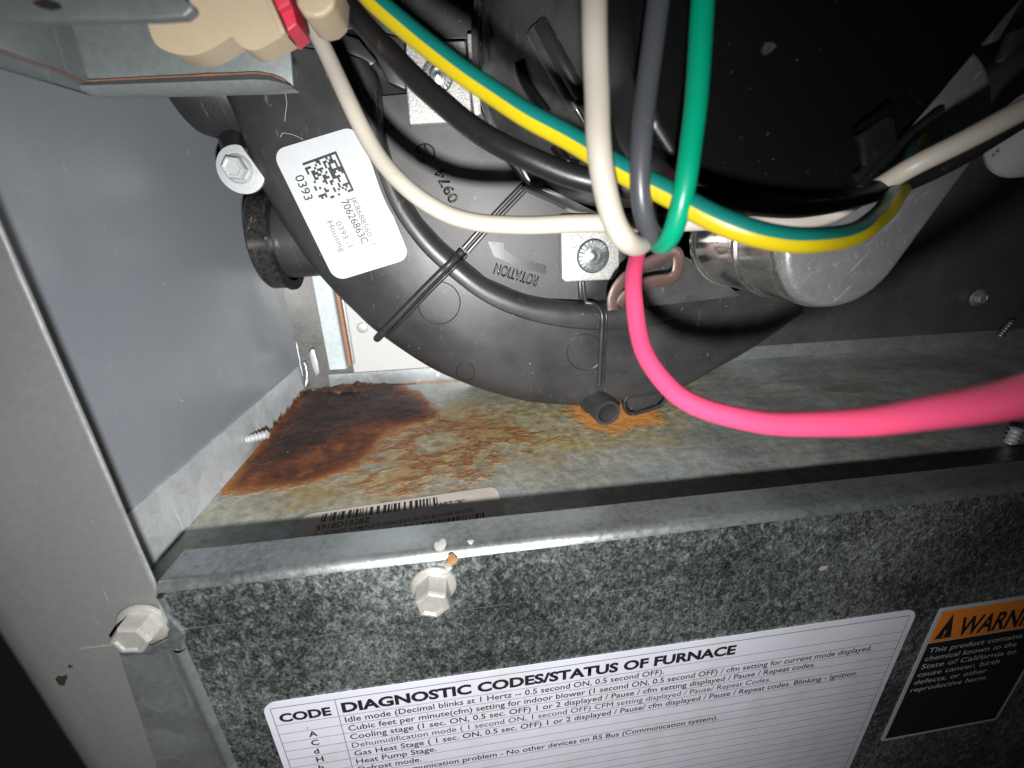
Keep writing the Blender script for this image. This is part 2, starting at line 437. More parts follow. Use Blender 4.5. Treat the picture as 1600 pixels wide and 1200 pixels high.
MAT = {
 'floor': m_floor(),
 'galv': m_galv('galvanised_sheet'),
 'galv_dull': m_galv('galvanised_dull', (.30, .32, .33), .75, .42),
 'galv_bracket': m_galv('galvanised_bracket', (.19, .215, .22), .45, .46, False, False, .8, .08),
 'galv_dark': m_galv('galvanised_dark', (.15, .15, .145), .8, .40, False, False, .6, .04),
 'galv_rust': m_galv('galvanised_rusty', (.44, .48, .50), .40, .46, True, True),
 'mottle': m_galv_mottled(),
 'galv_lip': m_galv('galvanised_lip', (.58, .63, .64), .9, .33, False, False, .45),
 'galv_light': m_galv('galvanised_light', (.36, .40, .41), .25, .45, False),
 'wall': m_paint('grey_wall_paint', (.152, .168, .190), .30, .05, True, .0),
 'post': m_paint('warm_grey_paint', (.132, .132, .132), .34, .08, True, .08),
 'white_panel': m_paint('white_panel_paint', (.36, .36, .36), .40, .06, True),
 'plastic': m_plastic('black_plastic', (.018, .018, .020), .37),
 'plastic_plate': m_plastic('black_plastic_plate', (.048, .048, .050), .50, .35, .3),
 'plastic_dark': m_plastic('black_plastic_dark', (.012, .012, .013), .35, .06),
 'gloss_black': m_plastic('glossy_black', (.020, .020, .020), .30, .3, .05),
 'void_black': m_plastic('black_cover', (.0035, .0037, .0041), .30, .0, .03, False, .03, .18),
 'cast': m_cast(),
 'zinc_nut': m_steel('zinc_nut', (.50, .54, .55), .30),
 'screw': m_plain('painted_screw', (.46, .455, .42), .36, .5, .18, 500, .3),
 'washer': m_plain('zinc_washer', (.40, .42, .43), .45, .35, .08, 400, .15),
 'chrome': m_steel('bright_can', (.74, .76, .74), .17, .25, (1, 1, 1), .96),
 'can_face': m_steel('scuffed_can_face', (.36, .37, .385), .36, .45, (1, 1, 1), .6),
 'clip': m_steel('spring_steel', (.18, .17, .155), .25, .1),
 'rust_clip': m_plain('brown_clip', (.095, .058, .050), .42, .35, .2, 500, .2),
 'cream': m_plain('cream_nylon', (.40, .325, .225), .48, 0, .06, 300, .1),
 'red': m_plain('red_nylon', (.50, .028, .060), .45, 0, .08, 300, .1),
 'w_white': m_wire('white_wire', (.52, .48, .415)),
 'w_black': m_wire('black_wire', (.012, .012, .0135), .36),
 'w_grey': m_wire('grey_wire', (.062, .066, .076), .34),
 'w_green': m_wire('green_wire', (.0, .30, .165), .33),
 'w_pink': m_wire('pink_wire', (.84, .080, .20), .38),
 'w_teal': m_wire('teal_stripe', (.006, .17, .145), .33),
 'w_yellow': m_wire('yellow_stripe', (.58, .45, .008), .33),
 'paper': m_label('white_label', (.41, .43, .45)),
 'paper_blue': m_label('white_laminate', (.55, .56, .63)),
 'paper_buff': m_label('buff_label', (.40, .37, .335), .42, .3),
 'ink': m_plain('black_ink', (.012, .012, .014), .5, 0, .1),
 'ink_faint': m_plain('faded_ink', (.10, .10, .11), .5, 0, .2, 900),
 'ink_line': m_plain('violet_ink', (.14, .12, .20), .5, 0, .1),
 'orange': m_plain('orange_ink', (.72, .21, .025), .45, 0, .05),
 'label_black': m_plain('label_black', (.012, .012, .012), .42, 0, .1),
 'emboss_shade': m_plain('emboss_shade_black', (.010, .010, .011), .35, 0, .1),
 'seam_rust': m_plain('rusty_edge', (.22, .10, .055), .6, .1, .4, 500, .3),
 'drip': m_plain('mineral_drip', (.45, .44, .42), .6, 0, .3, 900, .3),
 'drip_rust': m_plain('rusty_drip', (.40, .22, .09), .6, 0, .3, 900, .3),
 'crust': m_crust(),
 'rust_scale': m_scale(),
 'soot': m_plain('dirty_black', (.025, .022, .02), .4, .0, .6, 260, .4),
 'fibre': m_plain('grey_lint', (.3, .3, .3), .8),
}

# ---------------------------------------------------------------- printing helper
def text_mesh(s, bold=0.0):
    cu = bpy.data.curves.new('t', 'FONT'); cu.body = s; cu.offset = bold; cu.resolution_u = 3
    ob = bpy.data.objects.new('t', cu)
    me = bpy.data.meshes.new_from_object(ob)
    bpy.data.objects.remove(ob); bpy.data.curves.remove(cu)
    return me
def text(name, s, o, xd, yd, cap, mat, parent, width=None, bold=0.0, nrm=None, lift=0.0, thick=0.0, shear=0.0):
    """o = left end of the base line (mm), xd / yd unit vectors, cap = capital height in mm, width = total width in mm"""
    me = text_mesh(s, bold)
    xs = [v.co.x for v in me.vertices]; x0, x1 = min(xs), max(xs)
    sy = cap/0.70; sx = sy if width is None else width/(x1-x0)
    xd, yd = Vector(xd), Vector(yd); nrm = Vector(nrm) if nrm is not None else xd.cross(yd).normalized()
    o = Vector(o)+nrm*lift
    bm = bmesh.new(); bm.from_mesh(me); bpy.data.meshes.remove(me)
    for v in bm.verts:
        x, y = (v.co.x-x0)*sx, v.co.y*sy
        v.co = o + xd*(x+shear*y) + yd*y
    if thick:
        r = bmesh.ops.extrude_face_region(bm, geom=bm.faces[:])
        for v in [g for g in r['geom'] if isinstance(g, bmesh.types.BMVert)]: v.co += nrm*thick
    return build(name, bm, mat, parent, smooth=False)
def quad_print(name, corners, mat, parent):
    bm = bmesh.new(); bm.faces.new([bm.verts.new(Vector(c)) for c in corners])
    return build(name, bm, mat, parent, smooth=False)

# ================================================================ SETTING
# ---- floor pan with rust (attributes hold only where the rust lies)
def inside(poly, x, y):
    c = False; n = len(poly)
    for i in range(n):
        x1, y1 = poly[i]; x2, y2 = poly[(i+1) % n]
        if (y1 > y) != (y2 > y) and x < (x2-x1)*(y-y1)/(y2-y1)+x1: c = not c
    return c
def sdist(poly, x, y):
    d = 1e9; n = len(poly)
    for i in range(n):
        x1, y1 = poly[i]; x2, y2 = poly[(i+1) % n]
        dx, dy = x2-x1, y2-y1
        t = max(0, min(1, ((x-x1)*dx+(y-y1)*dy)/(dx*dx+dy*dy+1e-9)))
        d = min(d, math.hypot(x-x1-t*dx, y-y1-t*dy))
    return d if inside(poly, x, y) else -d
def floor_poly(pix): return [tuple(pz(u, v, FLOOR)[:2]) for u, v in pix]
R_SCALE = floor_poly([(465, 560), (520, 560), (585, 588), (640, 612), (672, 640), (690, 660), (620, 662), (570, 672), (520, 695), (480, 715), (430, 738), (385, 745), (400, 705), (440, 655), (470, 600)])
R_EDGE = floor_poly([(455, 560), (530, 555), (600, 590), (670, 622), (685, 655), (610, 672), (590, 700), (560, 728), (510, 748), (470, 762), (352, 771), (350, 758), (420, 670), (465, 600)])
R_STREAK = floor_poly([(560, 650), (640, 640), (740, 640), (830, 655), (870, 690), (790, 730), (760, 765), (640, 785), (520, 780), (530, 745)])
R_STAIN = floor_poly([(880, 628), (905, 628), (1000, 625), (1040, 645), (1035, 662), (985, 675), (965, 686), (925, 672), (890, 655)])
R_FILM = floor_poly([(640, 640), (760, 620), (900, 610), (1080, 600), (1100, 640), (1040, 690), (900, 720), (760, 740), (640, 790), (440, 800), (330, 800), (360, 760), (560, 730)])
def smooth(d, w): return max(0.0, min(1.0, 0.5+d/(2*w)))
bm = bmesh.new()
x0, x1, y0, y1, st = XL+.6, 440.0, 1.0, YB-.4, 1.6
nx, ny = int((x1-x0)/st), int((y1-y0)/st)
grid = []; at = {k: [] for k in ('scale', 'edge', 'streak', 'stain', 'film')}
for j in range(ny+1):
    for i in range(nx+1):
        x, y = x0+(x1-x0)*i/nx, y0+(y1-y0)*j/ny
        w = max(0.0, min(1.0, (x-90)/60))
        z = 0.9*w*noise.noise(Vector((x*.016, y*.045, 3.1))) + 0.25*noise.noise(Vector((x*.03, y*.03, 8.0)))
        grid.append((x, y, FLOOR+z))
        near = x < 130
        at['scale'].append(smooth(sdist(R_SCALE, x, y), 13) if near else 0.0)
        at['edge'].append(smooth(sdist(R_EDGE, x, y), 8) if near else 0.0)
        at['streak'].append(smooth(sdist(R_STREAK, x, y)-3, 26) if near else 0.0)
        at['stain'].append(smooth(sdist(R_STAIN, x, y), 12) if near else 0.0)
        at['film'].append(smooth(sdist(R_FILM, x, y), 14) if x < 170 else 0.0)
for i, g in enumerate(grid):
    s = max(0.0, min(1.0, (at['scale'][i]-.35)*3))
    bm.verts.new((g[0], g[1], g[2] + s*(.55+.5*noise.noise(Vector((g[0]*.35, g[1]*.35, 1.0))))))
bm.verts.ensure_lookup_table()
for j in range(ny):
    for i in range(nx):
        a = j*(nx+1)+i
        bm.faces.new((bm.verts[a], bm.verts[a+1], bm.verts[a+nx+2], bm.verts[a+nx+1]))
floor = build('floor', bm, MAT['floor'], None, angle=180, origin=Vector((0, 0, 0)))
floor['kind'] = 'structure'; floor['label'] = 'galvanised cabinet floor with dark rust in the rear left corner'
for k, vals in at.items():
    a = floor.data.attributes.new(k, 'FLOAT', 'POINT'); a.data.foreach_set('value', vals)
# upturned left edge of the floor pan, cut as one folded flange
T0, T1 = px(200, 803, XL+1.0), px(467, 572.5, XL+1.0)
bm = bmesh.new(); n = 50; lo = []; hi = []
for i in range(n+1):
    t = i/n; y = T0.y-6+(T1.y-T0.y+6)*t
    z = T0.z+(T1.z-T0.z)*((y-T0.y)/(T1.y-T0.y)); w = .25*noise.noise(Vector((0, y*.07, 4)))
    lo.append((XL+1.0+w*.3, y, FLOOR+.05)); hi.append((XL+1.0+w, y, z+.25*noise.noise(Vector((y*.11, 2, 0)))))
bm_strip([lo, [(p[0]+.0, p[1], (p[2]+q[2])/2) for p, q in zip(lo, hi)], hi, [(p[0]-.9, p[1], p[2]) for p in hi]], bm)
build('side_flange', bm, MAT['galv_rust'], floor)
# rear upturned edge
b0 = py(565, 582, YB-1.2).z
bm = bm_box((XL+14, YB-1.3, FLOOR+.05), (440, YB-.3, b0), .25)
build('rear_flange', bm, MAT['galv_dull'], floor)
bm = bmesh.new()      # rusty bead along the rear joint
C = [(x, YB-1.5+.3*noise.noise(Vector((x*.2, 0, 0))), FLOOR+.25) for x in [XL+4+i*1.5 for i in range(70)]]
bm_tube(C, [.55+.35*noise.noise(Vector((c[0]*.3, 5, 0))) for c in C], 8, True, bm)
build('rust_bead', bm, MAT['seam_rust'], floor)

# ---- left wall of the cabinet
bm = bmesh.new(); ny_, nz_ = 70, 80; rows = []
for j in range(nz_+1):
    z = -20+260*j/nz_; r = []
    for i in range(ny_+1):
        y = 2.0+(YB-2.0)*i/ny_
        d = .9*math.exp(-(((y-34)/7)**2+((z-84)/7)**2)) + .5*noise.noise(Vector((y*.02, z*.02, 1.7)))
        r.append((XL+d*.6, y, z))
    rows.append(r)
wall = build('wall_left', bm_strip(rows, bm), MAT['wall'], None, angle=180)
wall['kind'] = 'structure'; wall['label'] = 'grey painted sheet metal side wall of the cabinet'
# seam bead in the rear left corner
S0, S1 = px(448, 455, XL+.5), px(470, 571, XL+.5)
C = [Vector((XL+.4+.3*noise.noise(Vector((z*.3, 0, 0))), S1.y+(S0.y-S1.y)*(z-S1.z)/(S0.z-S1.z), z)) for z in [S1.z-6+i*1.2 for i in range(70)]]
build('seam', bm_tube(C, .35, 8), MAT['galv_dull'], wall)

# ---- rear wall
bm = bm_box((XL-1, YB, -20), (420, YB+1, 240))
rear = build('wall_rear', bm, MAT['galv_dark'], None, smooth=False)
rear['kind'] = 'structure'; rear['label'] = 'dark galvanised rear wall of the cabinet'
wp = py(550, 560, YB-.8)
bm = bm_box((wp.x, YB-1.2, b0+.3), (110, YB-.2, 150), .3)
wpanel = build('rear_panel', bm, MAT['white_panel'], rear)
q = py(566, 512, YB-1.2)
build('rivet', bm_lathe(q, (0, -1, 0), [(0, 3.0), (.3, 3.0), (.9, 2.2), (1.1, 0)], 20), MAT['screw'], wpanel)
q = py(684, 586, YB-1.4)
build('rivet', bm_lathe(q, (0, -1, 0), [(0, 1.4), (.6, 1.2), (1.0, 0)], 14), MAT['screw'], wpanel)
# grey strip and folded galvanised corner upright
e0, e1 = py(486, 432, 150).x, py(519, 450, 150).x
z0 = py(520, 572, 150).z
bm = bmesh.new()
prof = [(e0-.5, YB-1), (e0, 150.6), (e0+.5, 150), (e1-.5, 150), (e1, 150.6), (e1+.3, YB-1.0)]
rows = [[(x, y, z) for x, y in prof] for z in (z0-2, z0+30, 150)]
up = build('corner_upright', bm_strip(rows, bm), MAT['galv_light'], None, smooth=False)
tag(up, 'narrow bright galvanised upright in the rear left corner above the rust', 'upright')
bm = bm_box((e1+.6, 152, z0-1), (e1+2.3, YB-1.4, 150), .3)
build('rusty_edge_strip', bm, MAT['seam_rust'], up)
bm = bm_box((e1+2.6, 153.5, z0-1), (e1+3.6, YB-1.4, 150), .3)
build('edge_strip', bm, MAT['galv'], up)
# torn little tab of sheet metal in the corner
C = [py(u, v, y) for u, v, y in cat_rom([(476, 566, 150), (480, 585, 149), (478, 604, 146)], 6)]
tmp_ = build('seam_lump', bm_tube([c+Vector((.5*noise.noise(c*.4), 0, 0)) for c in C], [.7+.5*noise.noise(c*.5) for c in C], 10), MAT['galv_dull'], wall)
rows = []                      # mound of rust scale piled against the rear corner
for i in range(60):
    x = XL+6+i*.95; k = math.exp(-((x+52)/17)**2)
    h = (2.6*k+.3)*(1+.4*noise.noise(Vector((x*.35, 0, 3)))+.12*noise.noise(Vector((x*.9, 2, 3)))); d = (9*k+1.2)*(1+.4*noise.noise(Vector((x*.3, 7, 1))))
    rows.append([(x, YB-1.4-d*math.cos(t*math.pi/14)*(1+.25*noise.noise(Vector((x*.5, t*.6, 0)))), FLOOR+.1+h*math.sin(t*math.pi/14)*(1+.3*noise.noise(Vector((x*.6, t*.8, 4))))) for t in range(8)])
build('rust_mound', bm_strip(rows), MAT['rust_scale'], floor, angle=60)
tb = [(483, 553), (486, 546), (490, 546), (496, 565), (499, 582), (494, 588), (488, 572)]
tabo = build('bent_tab', traced(tb, 146, .8, .2), MAT['galv'], None)
tag(tabo, 'small torn galvanised tab sticking up in the rusty corner', 'metal tab')

# ================================================================ CABINET FRONT
# ---- left painted post
ex = -58.6
outl = py(94, 1198, 2.2).x
prof = [(ex-1.2, 3.2), (ex-.15, 2.2), (ex-.5, 1.3), (ex-6, 1.15), (ex-11, 1.35), (ex-20, 1.2), (outl+10.5, 1.3), (outl+6.5, 1.9), (outl+3.2, 3.6), (outl+1.0, 6.6), (outl, 11), (outl-.3, 40)]
rows = []
for k in range(46):
    z = -110+k*6
    rows.append([(x+.12*noise.noise(Vector((z*.05, i, 0))), y+.25*noise.noise(Vector((z*.03, i*.7, 2)))*(1 if 2 < i < 8 else .3), z) for i, (x, y) in enumerate(prof)])
post = build('cabinet_post', bm_strip(rows), MAT['post'], None, angle=60)
tag(post, 'warm grey painted upright post at the left front of the cabinet', 'post')
C = [Vector((ex-.25, 1.75, z)) for z in [-100+i*4 for i in range(60)]]
build('raw_edge', bm_tube(C, [.32+.16*noise.noise(Vector((c.z*.4, 0, 0))) for c in C], 8), MAT['galv'], post)
chip = py(98, 1062, 1.0)
build('paint_chip', bm_slab([chip+Vector((x*1.15, 0, z*1.5)) for x, z in ((-1, -.9), (-.2, -1.2), (.4, -.3), (1.0, .2), (1.1, .9), (.4, .7), (-.5, .8), (-1.1, .3))], (0, -.12, 0)), MAT['soot'], post)
chip = py(110, 1041, 1.0)
build('paint_chip', bm_lathe(chip, (0, -1, 0), [(0, .45), (.1, .4), (.1, 0)], 10), MAT['soot'], post)

# ---- galvanised front panel: face, rounded top, rearward lip, side flange over the post
fp = thing('front_panel', (60, 0, -110), 'mottled galvanised front panel with folded top lip below the blower', 'panel')
xL, xR = -57.8, 420.0
prof = [(0.0, -190.0), (0.0, 6.0), (0.0, LIPZ-3.0)] + [(2.6-2.6*math.cos(a), LIPZ-2.6+2.6*math.sin(a)) for a in [math.radians(t) for t in (15, 30, 45, 60, 75, 90)]] + [(6.5, LIPZ-.05), (11.0, LIPZ-.15), (11.0, LIPZ-1.1)]
xs = [xL+(xR-xL)*(i/120) for i in range(121)]
rows = [[(x, y+.10*noise.noise(Vector((x*.03, 1.0, 0))), z) for y, z in prof[:4]] for x in xs]
build('panel_sheet', bm_strip(rows), MAT['mottle'], fp, angle=80)
rows = [[(x, y+.10*noise.noise(Vector((x*.03, 1.0, 0))), z+.16*noise.noise(Vector((x*.05, 3, y*.1)))*(1 if y > 3 else 0)) for y, z in prof[3:]] for x in xs]
build('top_lip', bm_strip(rows), MAT['galv_lip'], fp, angle=80)
# lip and fold coloured a brighter zinc to lift the fold's highlight; left bend and flange lying on the post
fA, fB = py(185, 1021, .5).x, py(245, 1198, .5).x
prof = [(fA, .55), (xL-6, .45), (xL-2.6, .35), (xL-1.5, -.15), (xL-.7, -.75), (xL+.1, -.8), (xL+.9, -.35), (xL+1.5, .05)]
ztop = py(220, 1019, .4).z
rows = []
for k in range(60):
    z = ztop-k*3.0
    rows.append([((x if i else fA+(fB-fA)*k/13.0), y+.10*noise.noise(Vector((z*.2, i, 5))), z + (0.5*math.sin(i*.9) if k == 0 else 0)) for i, (x, y) in enumerate(prof)])
build('side_flange', bm_strip(rows), MAT['galv_dull'], fp, angle=70)
rows = []
for k in range(16):
    z = ztop+(LIPZ-3-ztop)*k/15
    rows.append([(x, y, z) for x, y in ((xL-.4, .9), (xL-.3, -.1), (xL+.3, -.5), (xL+.9, -.3), (xL+1.5, .05))])
build('bent_corner', bm_strip(rows), MAT['galv_lip'], fp, angle=70)
burr = [(246, 948), (258, 956), (270, 972), (288, 992), (282, 1012), (262, 1020), (240, 1024), (190, 1026), (186, 1019), (235, 1012), (262, 1000), (264, 984), (252, 966)]
bm = traced(burr, -.55, 1.0, .3, 2)
for v in bm.verts: v.co.y += .55*noise.noise(v.co*.35)
build('torn_burr', bm, MAT['galv_lip'], fp, angle=50)
for u, v, r_, k_ in ((688, 851, 1.5, 3), (706, 874, 1.3, 5), (700, 886, .9, 8), (735, 846, .7, 11)):      # dried drips on the lip
    c = pz(u, v, LIPZ); bm = bmesh.new()
    ring = [c+Vector((math.cos(a)*r_*(1+.5*noise.noise(Vector((math.cos(a)*1.4, math.sin(a)*1.4, k_)))), math.sin(a)*r_*(1.3+.6*noise.noise(Vector((math.cos(a), math.sin(a), k_+.5)))), .02)) for a in [i*2*math.pi/18 for i in range(18)]]
    rv = [bm.verts.new(p) for p in ring]; iv = [bm.verts.new(c+(p-c)*.6+Vector((0, 0, .16))) for p in ring]; cv_ = bm.verts.new(c+Vector((0, 0, .18)))
    for i in range(18):
        bm.faces.new((rv[i], rv[(i+1) % 18], iv[(i+1) % 18], iv[i])); bm.faces.new((iv[i], iv[(i+1) % 18], cv_))
    build('dried_drip', bm, MAT['drip'] if k_ != 5 else MAT['drip_rust'], fp)

def hex_screw(name, o, axis, af, h, wd, mat, label, cat, rot=0.0, group=None, dish=True, wt=1.0):
    o = Vector(o); t = thing(name, o, label, cat, group); r = af/2/math.cos(math.pi/6)
    build('washer_flange', bm_lathe(o, axis, [(0, wd/2*.98), (.15*wt, wd/2), (.6*wt, wd/2*.98), (wt, wd/2*.86), (wt*1.15, wd/2*.7), (wt*1.15, 0)], 36), mat, t)
    bm = bm_lathe(o, axis, [(wt*.8, r*1.02), (h-.7, r), (h-.2, r*.93), (h, r*.84), (h-.02, r*.70), (h-.35, r*.60), (h-.35, 0)], 6, None, rot)
    es = [e for e in bm.edges if e.calc_length() > h*.4]
    build('hex_head', bm, mat, t, smooth=False)
    return t
hex_screw('hex_screw', py(678, 913, -.1), (0, -1, 0), 6.9, 6.2, 10.6, MAT['screw'], 'cream coated hex screw in the middle of the front panel', 'screw', .15)
hex_screw('hex_screw', py(226, 972, 1.0), (0, -1, 0), 6.9, 4.9, 10.6, MAT['screw'], 'cream coated hex screw fixing the front panel to the left post', 'screw', .35)
# pointed screws coming through the sheet
def thread_screw(o, axis, length, rad, label, mat=MAT['washer']):
    o = Vector(o); a = Vector(axis).normalized(); prof = [(0, rad*.75)]; k = 0
    pitch = rad*.75; L = 0.0
    while L < length*.86:
        prof += [(L+pitch*.25, rad*.72), (L+pitch*.5, rad), (L+pitch*.75, rad*.72)]; L += pitch
    prof += [(length*.93, rad*.5), (length, 0.0)]
    t = build('sheet_metal_screw', bm_lathe(o, a, prof, 16), mat, None, angle=20)
    return tag(t, label, 'screw')
o = px(386, 687, XL+1.2); thread_screw(o, (.96, .10, .16), 9.0, 1.9, 'threaded screw tip poking through the left wall beside the rust')
o = py(1563, 524, 150); thread_screw(o, (.10, -.25, 1), 12, 2.4, 'small screw tip standing up at the far right rear edge', MAT['galv_dark'])
o = pz(1578, 692, FLOOR+.4); thread_screw(o, (.05, .0, 1), 7, 2.3, 'screw tip standing on the floor under the pink wire at the right', MAT['washer'])
o = py(1527, 465, YB-1); hex_screw('hex_screw', o, (0, -1, 0), 6, 4, 11, MAT['galv_dull'], 'dull hex screw on the dark rear wall at the right', 'screw', .2)

# ================================================================ LABELS
# ---- diagnostic label on the front panel
EY = Vector((0, -1, 0)); X_, Z_ = Vector((1, 0, 0)), Vector((0, 0, 1))
TL, TR = py(408, 1099, -.1), py(1433, 951, -.1)
lx0, lx1, lz1 = TL.x, TR.x+.3, (TL.z+TR.z)/2
lw, lh = lx1-lx0, 95.0
dl = thing('diagnostic_label', (lx0+lw/2, -.1, lz1-lh), 'white diagnostic codes label with ruled rows on the front panel', 'label')
slope = (TR.z-TL.z)/(TR.x-TL.x)
XD = Vector((1, 0, slope)).normalized(); ZD = Vector((-slope, 0, 1)).normalized()
O = Vector((lx0, -.1, TL.z))
def LP(s, t, lift): return O + XD*s - ZD*t + EY*lift
build('label_sheet', bm_slab([LP(a, lh-b, 0) for a, b in rounded(lw, lh, 3.6)], (0, -.12, 0)), MAT['paper_blue'], dl, smooth=False)
def st(u, v):
    p = py(u, v, -.22)-O; return p.dot(XD), -p.dot(ZD)
fr_x0 = st(423, 1110)[0]; fr_x1 = st(1420.6, 963)[0]; col = st(523, 1093)[0]
t_top = st(900, 1036)[1] if False else st(426, 1107)[1]
hdr = (st(428, 1134.5)[1]+st(1410, 986.5)[1])/2
r2 = st(436, 1189.8)[1]; r1 = st(433, 1133.8)[1]
rowh = (r2-r1)/4.0
def hline(t, a=fr_x0, b=fr_x1, w=.16): quad_print('ruled_line', [LP(a, t-w/2, .18), LP(b, t-w/2, .18), LP(b, t+w/2, .18), LP(a, t+w/2, .18)], MAT['ink_line'], dl)
def vline(s, a, b, w=.2): quad_print('ruled_line', [LP(s-w/2, a, .19), LP(s+w/2, a, .19), LP(s+w/2, b, .19), LP(s-w/2, b, .19)], MAT['ink_line'], dl)
hline(t_top, w=.25)
for k in range(20): hline(hdr+k*rowh)
vline(fr_x0, t_top, lh-3); vline(fr_x1, t_top, lh-3); vline(col, t_top, lh-3)
def ltext(s, s0, t, cap, s1=None, bold=.018): text('printed_text', s, LP(s0, t, .2), XD, ZD, cap, MAT['ink'], dl, None if s1 is None else s1-s0, bold+.012, EY)
ltext('CODE', st(437, 1124)[0], hdr-1.1, 3.0, st(517, 1110)[0], .03)
ltext('DIAGNOSTIC CODES/STATUS OF FURNACE', st(535, 1110)[0], hdr-1.35, 3.5, st(1148, 1022)[0], .03)
rows_txt = [('.', 'Idle mode (Decimal blinks at 1 Hertz -- 0.5 second ON, 0.5 second OFF).', (540, 1128), (1037, 1055)),
 ('A', 'Cubic feet per minute(cfm) setting for indoor blower (1 second ON, 0.5 second OFF) / cfm setting for current mode displayed.', (545, 1141), (1360, 1018)),
 ('C', 'Cooling stage (1 sec. ON, 0.5 sec. OFF) 1 or 2 displayed / Pause / cfm setting displayed / Pause / Repeat codes.', (548, 1155), (1272, 1044)),
 ('d', 'Dehumidification mode ( 1 second ON, 1 second OFF) CFM setting displayed / Pause/ Repeat Codes.', (551, 1168), (1203, 1066)),
 ('H', 'Gas Heat Stage ( 1 sec. ON, 0.5 sec. OFF) 1 or 2 displayed / Pause/ cfm displayed / Pause / Repeat codes. Blinking - Ignition.', (555, 1182), (1338, 1055)),
 ('h', 'Heat Pump Stage.', (558, 1195), (682, 1172)), ('dF', 'Defrost mode.', (561, 1206), (659, 1190)), (None, 'Communication problem - No other devices on RS Bus (Communication system).', (612, 1211), (1121, 1124))]
for k, (code, s, a, b_) in enumerate(rows_txt):
    base = hdr+(k+1)*rowh-rowh*.24
    if code: text('printed_text', code, LP((fr_x0+col)/2-.8, base, .2), XD, ZD, rowh*.60 if code != '.' else rowh*.5, MAT['ink'], dl, None, .02, EY)
    ltext(s, st(*a)[0], base, rowh*.60, st(*b_)[0], -.012 if 'CFM' in s else -.002)

# ---- warning label
TL, BL, BR = py(1468, 951, -.1), py(1382, 1157, -.1), py(1563, 1123, -.1)
ww, wh = BR.x-BL.x, (TL.z-BL.z)
wl = thing('warning_label', (TL.x+ww/2, -.1, BL.z), 'black warning label with orange header at the right of the front panel', 'label')
O2 = Vector((TL.x, -.1, TL.z)); XD2 = Vector((1, 0, (BR.z-BL.z)/(BR.x-BL.x))).normalized(); ZD2 = Vector((-XD2.z, 0, XD2.x))
def WP(s, t, lift): return O2 + XD2*s - ZD2*t + EY*lift
build('label_sheet', bm_slab([WP(a, wh-b, 0) for a, b in rounded(ww, wh, 1.2)], (0, -.12, 0)), MAT['paper'], wl, smooth=False)
m_ = 1.3
def hband(t0, t1): return [WP(m_, t0, .2), WP(ww-m_, t0, .2), WP(ww-m_, t1, .2), WP(m_, t1, .2)]
p = py(1466, 1002, -.2)-O2; tb_ = -p.dot(ZD2)
quad_print('orange_header', hband(m_, tb_), MAT['orange'], wl)
quad_print('black_field', hband(tb_+.3, wh-m_), MAT['label_black'], wl)
a0, a1 = m_+1.2, tb_-m_*.4
quad = [WP(a0+.2, tb_-1.3, .26), WP(a0+6.2, tb_-1.3, .26), WP(a0+3.2, m_+1.5, .26)]
quad_print('alert_triangle', quad, MAT['ink'], wl)
text('printed_text', '!', WP(a0+2.75, tb_-2.1, .3), XD2, ZD2, 2.7, MAT['orange'], wl, None, .02, EY)
text('printed_text', 'WARNING', WP(a0+7.6, tb_-1.5, .26), XD2, ZD2, (tb_-m_)*.58, MAT['ink'], wl, ww-m_-a0-8.6, .03, EY)
wt = ['This product contains a', 'chemical known to the', 'State of California to', 'cause cancer, birth', 'defects, or other', 'reproductive harm.']
p0 = -(py(1460, 1018, -.2)-O2).dot(ZD2); p5 = -(py(1428, 1080, -.2)-O2).dot(ZD2)
for k, s in enumerate(wt):
    text('printed_text', s, WP(m_+1.5, p0+(p5-p0)*k/5, .26), XD2, ZD2, 2.25, MAT['paper'], wl, 1.62*len(s), .006, EY)

# ---- part label on the floor, mostly under the lip
a_, b_ = pz(468, 842, .35), pz(505, 800, .35)
c_, d_ = pz(762, 762, .35), pz(800, 795, .35)
FX = (c_-b_); fl_w = FX.length; FX = FX.normalized(); FYd = Vector((FX.y, -FX.x, 0))
fO = b_ - FX*6.0; fl_w += 9.0; fl_h = 34.0
fl = thing('part_number_label', fO+FX*fl_w/2, 'buff part number label with bar codes stuck on the floor behind the lip', 'label')
def FP(s, t, lift): return fO + FX*s + FYd*t + Vector((0, 0, lift))
build('label_sheet', bm_slab([FP(a, b, 0) for a, b in rounded(fl_w, fl_h, 3.0)], (0, 0, .15)), MAT['paper_buff'], fl, smooth=False)
def fst(u, v):
    p = pz(u, v, .5)-fO; return p.dot(FX), p.dot(FYd)
def barcode(s0, s1, t0, t1, seed):
    rnd = random.Random(seed); bm = bmesh.new(); s = s0
    while s < s1:
        w = rnd.choice((.35, .35, .7, 1.0)); 
        bm.faces.new([bm.verts.new(FP(*q, .2)) for q in ((s, t0), (s+w, t0), (s+w, t1), (s, t1))])
        s += w+rnd.choice((.4, .4, .8, 1.1))
    build('bar_code', bm, MAT['ink'], fl, smooth=False)
s0, t0 = fst(503, 808); s1, t1 = fst(683, 776)
tb0 = (t0+t1)/2
barcode(s0, s1, tb0-.6, tb0+3.6, 3)
text('printed_text', '5918D1328Z', FP(fst(493, 828)[0], tb0+7.2, .2), FX, -FYd, 2.5, MAT['ink'], fl, (s1-s0)*.44, .02, (0, 0, 1))
text('printed_text', 'PART "B"', FP(fst(680, 797)[0], tb0+4.6, .2), FX, -FYd, 1.8, MAT['ink'], fl, (s1-s0)*.27, .02, (0, 0, 1))
text('printed_text', 'B - 1629D07L NAMEPLATE ADJACENT OR ON BLOWER ACCESS', FP(fst(490, 838)[0], tb0+9.9, .2), FX, -FYd, 1.6, MAT['ink'], fl, (s1-s0)*1.32, .01, (0, 0, 1))
barcode(s0+6, s1+14, tb0+11.2, tb0+16, 9)

